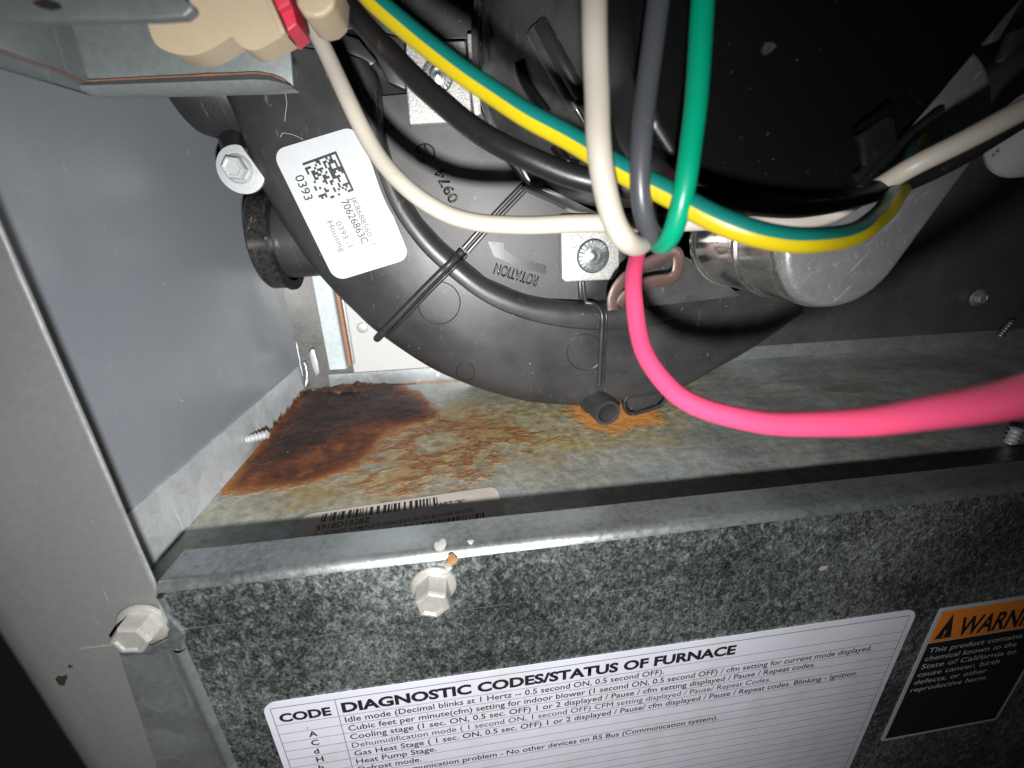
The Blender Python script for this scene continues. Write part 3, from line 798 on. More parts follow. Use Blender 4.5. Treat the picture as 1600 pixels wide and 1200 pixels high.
# ================================================================ INDUCER BLOWER
bl = thing('inducer_blower', py(860, 628, 100), 'black plastic draught blower with round volute housing, mounting tabs and drain nipple', 'blower')
O_px = [(318, 60), (332, 95), (352, 140), (374, 188), (390, 238), (404, 276), (438, 338), (480, 402), (520, 450), (555, 485), (590, 517), (660, 565), (715, 592), (780, 614), (836, 626), (913, 630), (975, 624), (1035, 611), (1067, 597), (1105, 575), (1162, 542), (1220, 502), (1244, 487)]
F_px = [(540, 84), (556, 130), (570, 190), (588, 260), (610, 320), (642, 370), (680, 412), (745, 464), (801, 492), (864, 509), (934, 516), (1000, 512), (1060, 497), (1120, 465), (1180, 425), (1215, 395)]
I_px = [(578, 98), (592, 125), (597, 160), (602, 210), (614, 255), (632, 300), (660, 342), (690, 375), (717, 399), (759, 434), (815, 458), (850, 466), (906, 472), (960, 472), (1010, 462), (1060, 440), (1110, 405), (1150, 370)]
NS = 150
def curve(px_, n=NS): return resample(cat_rom(px_, 12), n)
Oc, Fc, Ic = curve(O_px), curve(F_px), curve(I_px)
def lerp2(a, b, t): return [(p[0]+(q[0]-p[0])*t, p[1]+(q[1]-p[1])*t) for p, q in zip(a, b)]
YF = 88.0
sect = [(Oc, 0.0, 152), (Oc, 0.0, 108)]
rows = []
base_out = [py(u, v, 103) for u, v in Oc]
cen = py(860, 300, 103)
def inner(pts, k): return [p + (Vector((cen.x, p.y, cen.z))-p).normalized()*k for p in pts]
rows.append([Vector((p.x, 152, p.z)) for p in inner(base_out, 3)])
rows.append([Vector((p.x, 118, p.z)) for p in inner(base_out, .6)])
rows.append(base_out)
rows.append([Vector((p.x, 98.5, p.z)) for p in inner(base_out, .9)])
rows.append([Vector((p.x, 94.6, p.z)) for p in inner(base_out, 2.8)])
rows.append([Vector((p.x, 91.6, p.z)) for p in inner(base_out, 6.0)])
rows.append([Vector((p.x, 89.8, p.z)) for p in inner(base_out, 10.0)])
fl_pts = [py(u, v, YF) for u, v in Fc]
a9 = inner(base_out, 10.0)
rows.append([Vector(((a.x+b.x)/2, 88.7, (a.z+b.z)/2)) for a, b in zip(a9, fl_pts)])
rows.append(fl_pts)
rows.append([Vector((p.x, YF+.35, p.z)) for p in inner(fl_pts, .35)])
for t, y in ((.06, YF+.05), (.22, 87.7), (.42, 87.7), (.58, 88.0), (.72, 88.7), (.83, 89.7), (.92, 91.2), (1.0, 93.2)):
    rows.append([py(u, v, y) for u, v in lerp2(Fc, Ic, t)])
rows.append([py(u, v, 93.2)+Vector((0, 6.0, 0)) for u, v in Ic])
housing = build('housing', bm_strip(rows), MAT['plastic'], bl, angle=28)

from mathutils.bvhtree import BVHTree
_me = housing.data; _o = housing.location + bl.location
BV = BVHTree.FromPolygons([(v.co+_o)/MM for v in _me.vertices], [tuple(p.vertices) for p in _me.polygons])
def hpt(u, v, lift=0.0):
    hit = BV.ray_cast(CAM, ray(u, v).normalized())
    if hit[0] is None: return py(u, v, 90)
    n = hit[1]; n = n if n.dot(CAM-hit[0]) > 0 else -n
    return hit[0] + n*lift
def face_at(u, v):
    """point on the front face of the housing behind pixel (u, v)"""
    return py(u, v, 88.9)
# recessed cover plate
plate_px = [(597, 150), (602, 210), (614, 255), (632, 300), (660, 342), (690, 375), (717, 399), (759, 434), (815, 458), (850, 466), (905, 468), (905, 444), (960, 440), (1060, 400), (1120, 300), (1100, 160), (1000, 60), (760, 50), (740, 146), (640, 146)]
plate = build('cover_plate', traced(plate_px, 95.6, 2.0, .25), MAT['plastic_plate'], bl)
backing = [(570, 60), (590, 300), (720, 410), (900, 485), (1060, 460), (1200, 380), (1200, 40), (900, -60), (620, -60)]
build('rear_cover', traced(backing, 99.5, 3.0, .3), MAT['plastic_dark'], bl)
# dark upper body behind the wires: stepped ledges above the crest
build('outlet_collar', traced([(330, 40), (440, 20), (560, 60), (590, 96), (578, 104), (540, 82), (455, 76), (360, 110)], 92, 14, 1.0), MAT['plastic_dark'], bl)
build('upper_ledge', traced([(560, 40), (632, 60), (634, 140), (606, 128), (590, 95)], 92.5, 4, .8), MAT['plastic'], bl)
build('upper_body', traced([(440, -60), (760, -60), (750, 60), (632, 62), (560, 44), (450, 60)], 97, 6, .5), MAT['plastic_dark'], bl)

def rib(pix, Y, w, h, mat=MAT['plastic'], name='rib', parent=bl):
    C = [py(u, v, y) for (u, v), y in zip(pix, Y)]
    return build(name, bm_tube(C, w, 10, True, None, None, 1.0), mat, parent)
def hrib(pix, w, lift, mat=MAT['plastic'], n=5):
    C = [hpt(u, v, lift) for u, v in cat_rom(pix, n)]
    return build('rib', bm_tube(C, w, 10), mat, bl, angle=50)
hrib([(722, 393), (706, 409), (683, 431), (660, 454), (620, 496), (598, 518)], 1.35, .55)
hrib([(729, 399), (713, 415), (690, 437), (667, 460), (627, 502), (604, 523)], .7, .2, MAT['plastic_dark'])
build('rib_end', bm_tube([hpt(602, 515, .5), py(592, 526, 93), py(589, 529, 97)], [1.5, 1.6, 1.5], 12), MAT['plastic'], bl)
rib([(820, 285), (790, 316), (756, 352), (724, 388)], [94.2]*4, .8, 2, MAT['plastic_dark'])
rib([(828, 290), (798, 321), (764, 357), (731, 394)], [94.6]*4, .8, 2)
hrib([(915, 474), (930, 478), (940, 492), (939, 530), (937, 566), (936, 600)], 1.0, .4)
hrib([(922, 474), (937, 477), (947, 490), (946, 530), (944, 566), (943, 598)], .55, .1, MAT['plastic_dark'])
rib([(911, 440), (912, 455), (916, 474)], [92.5, 92.5, 93.5], .9, 2)
def ring_mark(u, v, rpx, Y, w=.22):
    C = [hpt(u+rpx*math.cos(a), v+rpx*math.sin(a), 0.02) if Y else py(u+rpx*math.cos(a), v+rpx*math.sin(a), 95.5) for a in [i*2*math.pi/40 for i in range(41)]]
    return build('moulding_ring', bm_tube(C, w, 6, False), MAT['plastic_dark'], housing if Y else plate)
ring_mark(686, 473, 33, 88.65); ring_mark(914, 550, 28, 88.9); ring_mark(727, 581, 14, 91.4); ring_mark(664, 240, 15, 0, .3)
for a, b in (((885, 588), (985, 580)), ((985, 580), (984, 612)), ((885, 588), (884, 622))):
    build('moulding_line', bm_tube([hpt(a[0]+(b[0]-a[0])*t/6, a[1]+(b[1]-a[1])*t/6, .02) for t in range(7)], .16, 6), MAT['plastic'], housing)
# drain nipple
n0, n1 = py(919, 615, 101), py(950, 646, 80)
ax = (n1-n0).normalized(); Ln = (n1-n0).length
build('drain_nipple', bm_lathe(n0, ax, [(0, 6.6), (Ln*.45, 6.4), (Ln*.5, 6.1), (Ln-.6, 5.9), (Ln, 5.6), (Ln, 4.5), (Ln-.4, 4.2), (Ln-12, 4.0), (Ln-12, 0)], 32), MAT['plastic'], bl, angle=40)
build('drain_collar', bm_lathe(n0, ax, [(Ln*.28, 6.0), (Ln*.28, 6.9), (Ln*.34, 7.0), (Ln*.40, 6.8), (Ln*.40, 6.0)], 32, None, 0, False), MAT['plastic'], bl, angle=40)
# foot loop beside it
lp = [(975, 627), (978, 640), (990, 646), (1030, 634), (1040, 622), (1040, 613), (1020, 610), (985, 616)]
C = [py(u, v, 92) for u, v in cat_rom(lp+[lp[0]], 5)]
build('foot_loop', bm_tube(C, 1.0, 10, False), MAT['plastic_dark'], bl)
build('foot_web', traced([(980, 622), (1036, 612), (1036, 622), (1026, 632), (992, 643), (981, 637)], 92.3, 3, .3), MAT['plastic'], bl)
# end lug of the scroll
build('scroll_lug', traced([(1225, 492), (1242, 470), (1249, 472), (1248, 492), (1236, 500)], 100, 6, .3), MAT['plastic_dark'], bl)

# cast aluminium mounting tabs with serrated flange nuts
def serrated_nut(c, r, parent):
    nut = build('flange_nut', bm_lathe(c, (0, -1, 0), [(0, r), (.7, r), (1.3, r*.9), (1.5, r*.62)], 48, None, 0, True), MAT['zinc_nut'], parent, angle=25)
    bm = bmesh.new()
    for k in range(22):
        a = k*2*math.pi/22; d = Vector((math.cos(a), 0, math.sin(a))); s = Vector((-math.sin(a), 0, math.cos(a)))
        p0 = c+Vector((0, -1.35, 0))+d*r*.55; p1 = c+Vector((0, -1.15, 0))+d*r*.93
        v = [bm.verts.new(q) for q in (p0-s*.16, p0+s*.16, p1+s*.42, p1-s*.42, p0+Vector((0, -.5, 0)), p1+Vector((0, -.5, 0))+s*.25)]
        bm.faces.new((v[0], v[3], v[5], v[4])); bm.faces.new((v[1], v[4], v[5], v[2])); bm.faces.new((v[3], v[2], v[5])); bm.faces.new((v[0], v[4], v[1]))
    build('serration', bm, MAT['zinc_nut'], nut, smooth=False)
    build('stud_end', bm_lathe(c, (0, -1, 0), [(1.0, r*.55), (1.9, r*.55), (2.1, r*.36), (1.6, r*.30), (1.9, r*.12), (2.2, 0)], 20), MAT['zinc_nut'], nut, angle=25)
tab = build('mounting_tab', traced([(634, 66), (727, 63), (736, 150), (737, 190), (640, 195), (634, 130)], 90.5, 5, .8, 3), MAT['cast'], bl)
serrated_nut(py(684, 119, 90.3), py(684+24, 119, 90.3).x-py(684, 119, 90.3).x, tab)
build('tab_flange', traced([(730, 52), (744, 52), (752, 178), (742, 182), (734, 120)], 87, 8, .5), MAT['cast'], bl)
tab2 = build('mounting_tab', traced([(876, 336), (968, 332), (968, 425), (958, 437), (884, 441), (878, 436)], 90.0, 4, .6, 3), MAT['cast'], bl)
serrated_nut(py(926, 400, 89.8), py(926+25, 400, 89.8).x-py(926, 400, 89.8).x, tab2)
for u, v in ((900, 377), (952, 376)):
    c = py(u, v, 90.0); build('cast_dimple', bm_tube([c+Vector((math.cos(a), -.02, math.sin(a)))*2.4 for a in [i*2*math.pi/24 for i in range(25)]], .16, 6, False), MAT['cast'], tab2)
build('dark_gap_filler', traced([(905, 438), (968, 432), (968, 468), (925, 466), (906, 468)], 93, 4, .4), MAT['plastic_dark'], bl)  # dark slab put in for the shade of the gap beside the plate

# embossed marks on the cover plate; letters coloured darker to paint in their shade
def emb(s, a, b, cap, Y=95.55, thick=.35, mat=MAT['emboss_shade'], bold=.02):
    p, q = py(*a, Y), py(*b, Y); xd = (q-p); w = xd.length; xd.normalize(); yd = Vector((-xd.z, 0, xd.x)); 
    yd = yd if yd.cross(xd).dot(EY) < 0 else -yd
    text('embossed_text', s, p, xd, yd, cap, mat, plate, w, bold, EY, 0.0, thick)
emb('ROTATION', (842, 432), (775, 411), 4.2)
emb('0974', (717, 312), (692, 262), 3.8)
emb('22', (676, 252), (664, 226), 3.4)
arrow = [(762, 377), (787, 379), (788, 390), (815, 404), (854, 415), (853, 428), (812, 418), (778, 403), (772, 401)]
build('rotation_arrow', traced(arrow, 95.2, .6), MAT['plastic_dark'], plate, smooth=False)

# dark glossy motor bell in the middle
mc = py(985, 70, 70); mr = (py(985-238, 70, 70)-mc).length
prof = [(-22, mr*1.0), (-9, mr*1.0), (-8, mr*1.03), (-5, mr*1.035), (-4.2, mr*1.0), (4, mr*.965), (16, mr*.90), (28, mr*.80), (38, mr*.66), (44, mr*.5), (46, 0)]
motor = build('motor_bell', bm_lathe(mc, (0, -1, 0), prof, 72), MAT['gloss_black'], bl, angle=25)
_m = motor.data; _o2 = motor.location + bl.location
BV2 = BVHTree.FromPolygons([(v.co+_o2)/MM for v in _m.vertices], [tuple(p.vertices) for p in _m.polygons])
def mpt(u, v, lift=0.0):
    h = BV2.ray_cast(CAM, ray(u, v).normalized())
    return py(u, v, 60) if h[0] is None else h[0] + (CAM-h[0]).normalized()*lift
for pix, w, mt in (([(812, 96), (818, 118), (834, 146), (856, 176)], 1.7, 'void_black'), ([(868, 226), (886, 250), (905, 258)], 1.8, 'void_black'), ([(838, 48), (858, 90), (886, 140), (900, 168)], 2.3, 'gloss_black'), ([(846, 40), (880, 100), (908, 150)], 2.0, 'plastic_dark'), ([(884, 148), (898, 166), (912, 190)], .7, 'clip'), ([(764, 30), (768, 60)], .5, 'clip')):  # black strips stand in for slots; steel strip on the fin paints a highlight
    build('cooling_slot' if mt == 'void_black' else 'fin_and_highlight', bm_tube([mpt(u, v, .2) for u, v in cat_rom(pix, 6)], w, 12), MAT[mt], motor)
C = [py(u, v, y) for u, v, y in ((792, 214, 70), (800, 235, 68), (815, 262, 66), (830, 288, 66))]
build('steel_edge', bm_tube(C, [.7, .9, .9, .5], 10), MAT['clip'], motor)
C = [py(u, v, y) for u, v, y in ((748, -10, 66), (751, 60, 66), (754, 100, 66))]
build('steel_edge', bm_tube(C, [.5, .6, .3], 8), MAT['clip'], motor)
# black plastic shroud at the lower front of the motor
build('motor_skirt', traced([(820, 292), (880, 318), (905, 332), (980, 330), (1075, 345), (1085, 420), (1130, 455), (1000, 470), (1060, 250), (900, 240)], 72, 14, 2.5, 3), MAT['gloss_black'], bl)

# ---- housing label
hA, hB, hD, hC_ = [py(u, v, 88.2) for u, v in ((424, 236), (556, 196), (524, 440), (634, 394))]
hl = thing('housing_label', (hA+hC_)/2, 'white rounded label with matrix code and numbers on the blower housing', 'label')
XL_ = (hD-hA); hw = XL_.length; XL_ = XL_.normalized()
YL_ = (hB-hA); YL_ = (YL_ - XL_*YL_.dot(XL_)); hh = YL_.length; YL_ = YL_.normalized()
skew = (hB-hA).dot(XL_)/hh
def HP(s, t, lift): return hA + XL_*(s + skew*t) + YL_*t + EY*lift
build('label_sheet', bm_slab([HP(a, b, 0) for a, b in rounded(hw, hh, 4.2)], (0, -.15, 0)), MAT['paper'], hl, smooth=False)
def hst(u, v):
    p = py(u, v, 88.0)-hA; t = p.dot(YL_); return p.dot(XL_)-skew*t, t
HX, HYd = XL_, (YL_+XL_*skew).normalized()
# matrix-code look: random modules only, encodes nothing
rnd = random.Random(5); bm = bmesh.new(); n_ = 17
ca, cb, cd = hst(472, 255), hst(525, 236), hst(502, 316)
for i in range(n_):
    for j in range(n_):
        edge = (j == n_-1) or (i == 0)
        dens = .66 if 4 < j and i < 12 else .44
        if edge or rnd.random() < dens*(.75+.5*noise.noise(Vector((i*.35, j*.35, 2)))):
            q = []
            for a, b in ((i, j), (i+1, j), (i+1, j+1), (i, j+1)):
                fa, fb = a/n_, b/n_
                q.append(bm.verts.new(HP(ca[0]+(cd[0]-ca[0])*fa+(cb[0]-ca[0])*fb, ca[1]+(cd[1]-ca[1])*fa+(cb[1]-ca[1])*fb, .2)))
            bm.faces.new(q)
build('matrix_print', bm, MAT['ink'], hl, smooth=False)
def htext(s, a, b, cap, bold=.0, mat=MAT['ink']):
    p, q = hst(*a), hst(*b)
    P0, P1 = HP(*p, .2), HP(*q, .2); xd = P1-P0; w = xd.length; xd.normalize(); yd = Vector((-xd.z, 0, xd.x)); yd = yd if yd.dot(HYd) > 0 else -yd
    text('printed_text', s, P0, xd, yd, cap, mat, hl, w, bold, EY)
htext('0393', (460, 276), (477, 314), 3.0, .004)
htext('JK8688560 -1', (547, 309), (580, 383), 2.0, .0, MAT['ink_faint'])
htext('70626863C', (532, 315), (566, 382), 2.7, .0, MAT['ink'])
htext('0393 -1', (524, 348), (544, 387), 2.0, .0, MAT['ink_faint'])
htext('Housing', (511, 347), (532, 394), 2.0, .0, MAT['ink_faint'])

# ---- mounting bolt with big washer at the left ear
wc = py(379, 266, 93.5)
mb = thing('mounting_bolt', wc, 'hex bolt with large flat washer beside the left edge of the blower housing', 'bolt')
wr = (py(379-37, 266, 93.5)-wc).length; bm = bmesh.new()
axw = Vector((-.05, -1, .04)).normalized(); a_, xw, yw = basis(axw); outl_ = []
cut = wr*.66
for k in range(48):
    an = k*2*math.pi/48; vx, vz = math.cos(an)*wr, math.sin(an)*wr
    d = Vector((.88, 0, .47)); dd = vx*d.x+vz*d.z
    if dd > cut: vx -= d.x*(dd-cut); vz -= d.z*(dd-cut)
    outl_.append(wc+Vector((vx, 0, vz)))
build('washer', bm_slab(outl_, (0, -1.6, 0), .25), MAT['washer'], mb, angle=40)
hx = py(372, 264, 91.8)
build('bolt_flange', bm_lathe(hx, (0, -1, 0), [(0, wr*.62), (.5, wr*.60), (1.1, wr*.50), (1.1, 0)], 36), MAT['washer'], mb)
build('hex_head', bm_lathe(hx, (0, -1, 0), [(.6, wr*.52), (3.6, wr*.50), (4.1, wr*.44), (4.1, wr*.36), (3.9, wr*.30), (3.9, 0)], 6, None, .4), MAT['washer'], mb, smooth=False)
bo = py(365, 232, 112)
pst = build('rubber_grommet', bm_tube([py(366, 218, 118), py(372, 236, 104), py(378, 256, 96)], [5.2, 5.2, 5.6], 24), MAT['plastic_dark'], None)
tag(pst, 'black rubber grommet post behind the large washer', 'grommet')

# ---- black clamped outlet stub at the left of the housing
pc = py(462, 376, 112); rr = 18.0
stub = thing('outlet_stub', (pc.x, pc.y, pc.z-rr), 'dirty black pipe stub with clamp ring between the wall and the housing', 'pipe')
def stub_x(u, v): return py(u, v, 112).x
xr0, xr1 = py(386, 385, 95).x, py(424, 385, 95).x
build('pipe', bm_lathe((xr0+1, pc.y, pc.z), (1, 0, 0), [(0, rr*.80), (2, rr*.80), (60, rr*.74), (60, rr*.66), (0, rr*.7)], 48, None, 0, False), MAT['plastic'], stub)
build('clamp_ring', bm_lathe((xr0, pc.y, pc.z), (1, 0, 0), [(0, rr*.86), (0, rr*.98), (.8, rr*1.02), (xr1-xr0-1.4, rr*1.02), (xr1-xr0-.9, rr*1.07), (xr1-xr0, rr*1.06), (xr1-xr0, rr*.86)], 56, None, 0, False), MAT['crust'], stub, angle=30)
# ---- dark exhaust elbow behind the bracket
C = [py(u, v, y) for u, v, y in ((180, 40, 110), (270, 90, 112), (330, 120, 116), (400, 150, 122), (470, 160, 126))]
elb = build('exhaust_elbow', bm_tube(C, [20, 20, 19.5, 19, 19], 40), MAT['plastic_dark'], None)
tag(elb, 'dark exhaust elbow behind the galvanised bracket at the upper left', 'pipe')

# ================================================================ CAPACITOR (oval can) AND STRAP
def capsule(Y, k=1.0):
    c1, c2 = py(1325, 372, 20), py(1440, 206, 20); r = (py(1325, 372+106, 20)-c1).length
    r2 = (py(1440, 206, 20)-py(1440+94, 206, 20)).length; r = (r*.75+r2*.25)
    d = Vector((c2.x-c1.x, 0, c2.z-c1.z)).normalized(); nrm = Vector((d.z, 0, -d.x)); pts = []
    for c, s in ((c1, -1), (c2, 1)):
        for i in range(25):
            a = math.pi*i/24
            pts.append(Vector((c.x, Y, c.z)) + (nrm*math.cos(a)*(1 if s > 0 else -1) + d*math.sin(a)*s)*r*k)
    return pts
def loft(secs, cap=(True, True)):
    bm = bmesh.new(); R = [[bm.verts.new(p) for p in s] for s in secs]; n = len(R[0])
    for a, b in zip(R, R[1:]):
        for i in range(n): bm.faces.new((a[i], a[(i+1) % n], b[(i+1) % n], b[i]))
    if cap[0]: bm.faces.new(R[0])
    if cap[1]: bm.faces.new(R[-1])
    return bm
cp = thing('run_capacitor', py(1325, 478, 40), 'oval bright metal capacitor can below the black cover', 'capacitor')
build('can', loft([capsule(62, .97), capsule(60, 1.0), capsule(41.0, 1.0), capsule(40.4, 1.045), capsule(39.2, 1.06), capsule(38.0, 1.045), capsule(37.6, 1.0), capsule(25.4, 1.0), capsule(24.6, 1.03), capsule(23.6, 1.03), capsule(22.8, 1.0), capsule(21.4, .975)]), MAT['chrome'], cp, angle=30)
build('end_face', loft([capsule(23.0, .9), capsule(22.0, .995), capsule(20.8, .99), capsule(19.8, .965), capsule(19.3, .93), capsule(19.1, .88)]), MAT['can_face'], cp, angle=30)
build('rear_seam', loft([capsule(63, 1.0), capsule(62.4, 1.03), capsule(61.4, 1.03), capsule(60.8, 1.0)], (False, False)), MAT['chrome'], cp)

# ---- black cover box in front of the motor
cv = [(985, -120), (995, 120), (1012, 200), (1045, 250), (1092, 286), (1130, 303), (1200, 308), (1285, 308), (1330, 298), (1420, 215), (1480, 145), (1600, 5), (1680, -120)]
cover = build('motor_cover', traced(cv, -1, 16, 2.5, 3), MAT['void_black'], None)
tag(cover, 'large black cover filling the upper right above the capacitor', 'cover')
rnd = random.Random(12)
for k in range(14):
    u, v = rnd.uniform(1080, 1330), rnd.uniform(60, 290); c = py(u, v, -1.0)
    bm = bmesh.new(); bmesh.ops.create_icosphere(bm, subdivisions=1, radius=rnd.choice((.05, .06, .08, .13)), matrix=Matrix.Translation(c) @ Matrix.Diagonal((1, .4, 1, 1)))
    build('dust_speck', bm, MAT['galv_dark'], cover)
build('scuff', traced([(1190, 78), (1196, 66), (1208, 66), (1214, 72), (1206, 80), (1196, 86)], -1.3, .4), MAT['galv_dark'], cover)

# ---- spring steel clip at the cover's lower right corner
ck = thing('steel_clip', py(1370, 290, -4), 'dark spring steel clip on the lower right corner of the black cover', 'clip')
build('clip_plate', traced([(1341, 212), (1352, 205), (1388, 180), (1398, 184), (1403, 215), (1398, 243), (1372, 266), (1352, 284), (1340, 285), (1338, 272), (1354, 259), (1350, 226)], -4.5, 1.2, .35), MAT['clip'], ck)
build('clip_frame', traced([(1338, 200), (1392, 158), (1397, 165), (1399, 182), (1392, 176), (1344, 206)], -4.2, 1.0, .3), MAT['void_black'], ck)
build('clip_arm', traced([(1478, 160), (1479, 172), (1430, 208), (1404, 240), (1352, 292), (1340, 291), (1398, 232), (1424, 204)], -5.5, 1.4, .4), MAT['clip'], ck)

# ---- brown spring clip between the tab and the capacitor
lp = [(958, 484), (958, 465), (968, 444), (990, 424), (1020, 408), (1050, 394), (1060, 402), (1058, 425), (1046, 436), (1020, 440), (998, 447), (978, 462), (966, 476)]
C = [py(u, v, 62+ (u-958)*.0) for u, v in cat_rom(lp, 5)]
rc = build('spring_clip', bm_tube(C, 2.1, 12, True, None, None, .25, lambda p: Vector((0, -1, 0))), MAT['rust_clip'], None)
tag(rc, 'flat brown rusty spring clip loop beside the lower cast mounting tab', 'clip')

# ---- round pressure device at the far right
dc = py(1640, 205, 60)
dv = thing('pressure_switch', dc, 'white round device with black band and printed marks behind wires at the far right', 'switch')
dr = (py(1575, 270, 60)-py(1575, 205, 60)).length
axd = Vector((1, -.12, .04)).normalized()
build('body', bm_lathe(dc-axd*9, axd, [(0, dr*.82), (1.2, dr*.97), (2, dr), (30, dr), (30, 0)], 56), MAT['paper'], dv)
build('black_band', bm_lathe(dc-axd*9, axd, [(5.2, dr*.99), (5.2, dr*1.03), (7.4, dr*1.03), (7.4, dr*.99)], 56, None, 0, False), MAT['void_black'], dv)
for s, (u, v), cap in (('CE', (1551, 246), 2.2), ('IX', (1556, 226), 2.0), ('<>', (1566, 222), 1.4)):
    p = py(u, v, 60-dr*.9)
    text('printed_text', s, p, Vector((.5, -.2, .8)).normalized(), Vector((-.8, -.2, .5)).normalized(), cap*.6, MAT['ink'], dv, None, .02)
# grey strips at the far upper right
g1 = build('metal_strip', traced([(1582, -10), (1604, -10), (1562, 62), (1548, 68), (1552, 52)], 20, 2, .4), MAT['galv_dull'], None)
tag(g1, 'thin grey metal strip in the upper right corner', 'strip')
g2 = build('metal_strip', traced([(1586, 48), (1606, 40), (1606, 60), (1572, 95), (1568, 92)], 30, 2, .4), MAT['galv_dark'], None)
tag(g2, 'short dark metal strip under the upper right corner above the white wire', 'strip')

# ================================================================ BRACKET AND CONNECTORS, UPPER LEFT
bk = thing('galvanised_bracket', py(300, 148, 36), 'galvanised folded bracket with rolled lower lip at the upper left', 'bracket')
YBk = 34.0
def bp(u, v): return py(u, v, YBk if u >= 88 else YBk-(88-u)*.16)
build('bracket_plate', bm_slab([py(u, v, YBk) for u, v in ((78, -60), (440, -60), (450, 40), (458, 134), (140, 126), (112, 100))], (0, 1.2, 0), .3), MAT['galv_bracket'], bk)
build('bracket_wing', bm_slab([py(112, 100, YBk), py(140, 126, YBk), py(60, 98, YBk-14), py(-40, 62, YBk-26), py(-40, -60, YBk-26), py(78, -60, YBk-2)], (0.3, 1.2, 0), .3), MAT['galv_bracket'], bk)
low = [(-40, 64, YBk-26.4), (60, 99, YBk-14.4), (134, 127, YBk-.8), (250, 121, YBk-.8), (400, 114, YBk-.8), (425, 117, YBk-.8), (444, 126, YBk-.8), (458, 136, YBk-.8)]
bot = [(-40, 96, YBk-27.4), (60, 126, YBk-15.4), (134, 148, YBk-1.6), (250, 146, YBk-1.8), (400, 142, YBk-1.8), (425, 141, YBk-1.8), (444, 140, YBk-1.6), (459, 139, YBk-1.2)]
r0 = [py(u, v, y) for u, v, y in low]; r1_ = [py(u, v, y) for u, v, y in bot]
mid = [(a+b)/2+Vector((0, -1.6, 0)) for a, b in zip(r0, r1_)]
back = [p+Vector((0, 4, .3)) for p in r1_]; top = [p+Vector((0, .7, -.5)) for p in r0]
build('rolled_lip', bm_strip([top, r0, mid, r1_, back]), MAT['galv_bracket'], bk, angle=60)
C = []
for a, b in zip(r0, r0[1:]):
    for i in range(8): C.append(a+(b-a)*i/8+Vector((0, -.15, 0)))
build('rusty_edge', bm_tube(C, [.16+.14*noise.noise(Vector((c.x*.5, 0, 0))) for c in C], 6), MAT['seam_rust'], bk)

gp = build('grey_tray', traced([(-60, -80), (270, -80), (286, -4), (300, 6), (300, 16), (288, 26), (240, 29), (-60, 31)], -14, 1.6, .5, 3), MAT['galv_bracket'], None)
tag(gp, 'blurred grey sheet edge crossing the upper left corner in front of the bracket', 'tray')
build('slot', traced([(50, 4), (70, -2), (92, 6), (94, 12), (78, 15), (58, 10)], -14.3, .4), MAT['soot'], gp)
cc = thing('wire_connector', py(330, 80, 16), 'cream nylon plug with two lobes in front of the bracket', 'connector')
lob = [(228, 30), (240, 64), (256, 78), (280, 85), (304, 86), (330, 76), (356, 60), (363, 58), (372, 68), (386, 77), (404, 77), (428, 64), (446, 54), (432, 30), (410, -20), (400, -60), (228, -60)]
lob2 = cat_rom(lob[:13], 4)+[(432, 30), (410, -20), (400, -60), (228, -60)]
build('plug_body', traced(lob2, 14, 6, 2.2, 5), MAT['cream'], cc, angle=75)
build('plug_edge', traced([(398, -40), (406, -42), (446, 50), (438, 56)], 13.4, 2, .4), MAT['cream'], cc)
rd = build('red_connector', traced([(404, -30), (448, -30), (462, 30), (464, 38), (446, 52), (440, 50), (424, 24)], 18, 8, .9, 3), MAT['red'], None)
tag(rd, 'red plastic connector block beside the cream plug', 'connector')
build('connector_step', traced([(410, -30), (446, -30), (454, 6), (430, 20)], 16.5, 3, .5), MAT['red'], rd)
c2 = build('wire_sleeve', traced([(456, -40), (462, 6), (474, 24), (492, 28), (508, 24), (522, 10), (526, -40)], 10, 10, 4, 4), MAT['cream'], None)
tag(c2, 'rounded cream sleeve where the long white wire starts at the top edge', 'sleeve')
# lint threads on the housing
for pts, lab in (([(445, 143), (448, 160), (446, 178), (445, 190)], 'pale lint thread on the housing below the bracket corner'), ([(438, 214), (442, 208), (452, 209), (462, 212), (474, 218)], 'curled lint thread just above the housing label')):
    C = [py(u, v, 87.8) for u, v in cat_rom(pts, 6)]
    tag(build('lint_thread', bm_tube(C, .09, 6), MAT['fibre'], None), lab, 'lint')

# ================================================================ WIRES
def wire(name, pts, r, mat, label, seg=20, stripe=None, refdir=None, n=8):
    P = cat_rom([(*pd(u, v, d),) for u, v, d in pts], n)
    C = [Vector(p) for p in P]; sd = len(name)*1.7
    C = [c+Vector((noise.noise(c*.09+Vector((sd, 0, 0))), noise.noise(c*.09+Vector((0, sd, 0))), noise.noise(c*.09+Vector((0, 0, sd)))))*.35 for c in C]
    o = build(name, bm_tube(C, r, seg, True, None, stripe, 1.0, refdir), mat, None, angle=60)
    return tag(o, label, 'wire')
WR = 1.8
wire('white_wire', [(462, -30, 92), (478, 15, 90), (505, 70, 88), (545, 160, 86), (580, 228, 86), (620, 280, 86), (668, 318, 86), (720, 341, 86), (800, 351, 85), (900, 350, 84), (1000, 347, 84), (1100, 346, 84), (1200, 348, 86), (1290, 338, 87), (1360, 300, 82), (1420, 262, 76), (1500, 222, 72), (1610, 165, 68), (1700, 120, 66)], WR*.98, MAT['w_white'], 'long white wire running from the cream sleeve across the blower to the right edge')
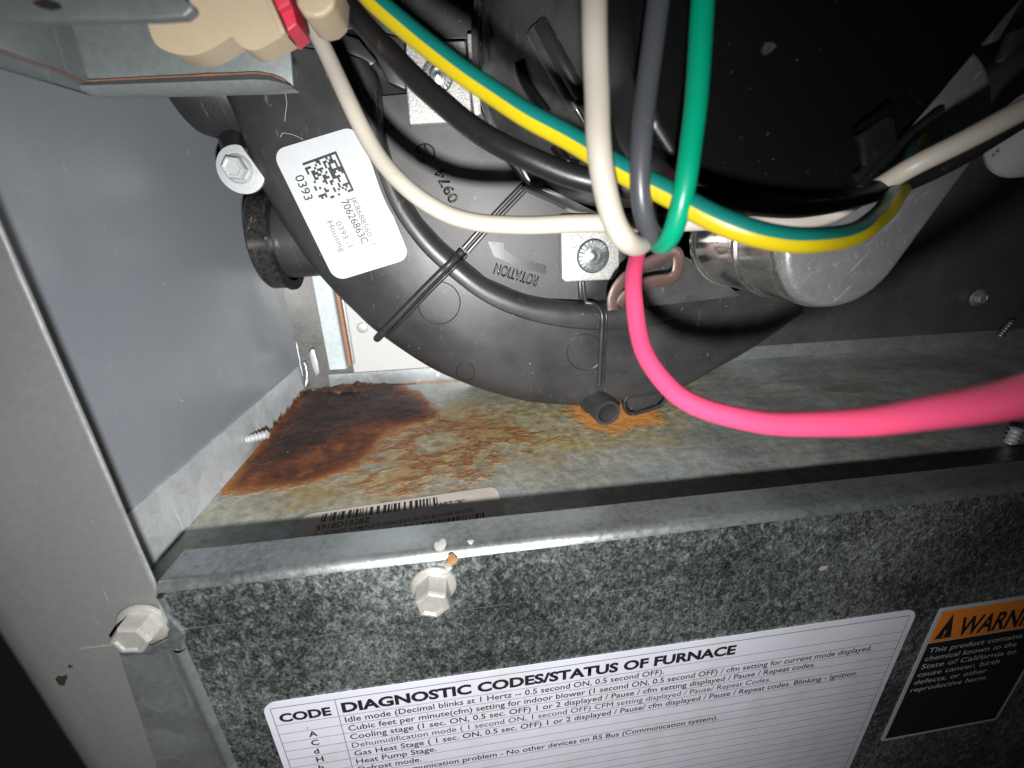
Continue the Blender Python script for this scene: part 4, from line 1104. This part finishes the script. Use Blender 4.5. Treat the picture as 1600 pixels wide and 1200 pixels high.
wire('black_wire', [(505, -40, 80), (552, 18, 78), (605, 78, 76), (660, 135, 74), (720, 185, 73), (790, 230, 72), (870, 266, 72), (950, 289, 72), (1050, 305, 73), (1150, 318, 75), (1260, 322, 78), (1350, 305, 80), (1430, 276, 80), (1510, 238, 78), (1610, 175, 74), (1700, 120, 72)], 1.95, MAT['w_black'], 'black wire running alongside the striped wire and off the right edge')
def towards(p): return (CAM-p).normalized()
wire('striped_wire', [(545, -45, 70), (590, 4, 69), (650, 58, 68), (720, 112, 67), (800, 165, 66), (880, 210, 65), (960, 258, 63), (1040, 302, 61), (1120, 342, 59), (1200, 369, 58), (1270, 377, 59), (1330, 366, 63), (1372, 340, 70), (1400, 305, 78), (1420, 265, 88), (1435, 225, 96), (1450, 190, 99)], 1.75, [MAT['w_teal'], MAT['w_yellow']], 'green and yellow striped wire sweeping down from the top to the capacitor', 28, lambda a: 1 if math.pi*.02 < (a % (2*math.pi)) < math.pi*1.0 else 0, towards)
wire('hanging_white_wire', [(926, -40, 55), (929, 50, 55), (931, 130, 56), (935, 220, 57), (944, 290, 59), (958, 345, 61), (978, 376, 63), (1000, 380, 68), (1012, 360, 75), (1010, 320, 80)], WR*.93, MAT['w_white'], 'white wire hanging from the top, leftmost of the three that meet at the bundle')
wire('hanging_grey_wire', [(1034, -40, 56), (1022, 50, 57), (1011, 130, 58), (1003, 220, 59), (1002, 290, 61), (1010, 345, 64), (1024, 374, 68), (1034, 375, 73), (1036, 350, 79)], WR*.84, MAT['w_grey'], 'grey wire hanging from the top between the white and the green wire')
wire('hanging_green_wire', [(1099, -40, 54), (1095, 40, 55), (1091, 120, 56), (1085, 200, 57), (1076, 275, 58), (1064, 330, 60), (1048, 368, 63), (1030, 382, 68), (1016, 365, 75), (1012, 330, 80)], WR*.83, MAT['w_green'], 'bright green wire hanging from the top, rightmost of the three at the bundle')
wire('pink_wire', [(1004, 345, 106), (1000, 372, 100), (993, 405, 94), (990, 450, 89), (996, 510, 85), (1014, 565, 80), (1052, 612, 75), (1110, 642, 70), (1180, 658, 64), (1270, 664, 56.5), (1370, 659, 49), (1470, 645, 42.5), (1560, 628, 37.5), (1640, 608, 33.5), (1720, 585, 30)], 1.78, MAT['w_pink'], 'thick pink wire curving from the wire bundle out to the right edge', 28)
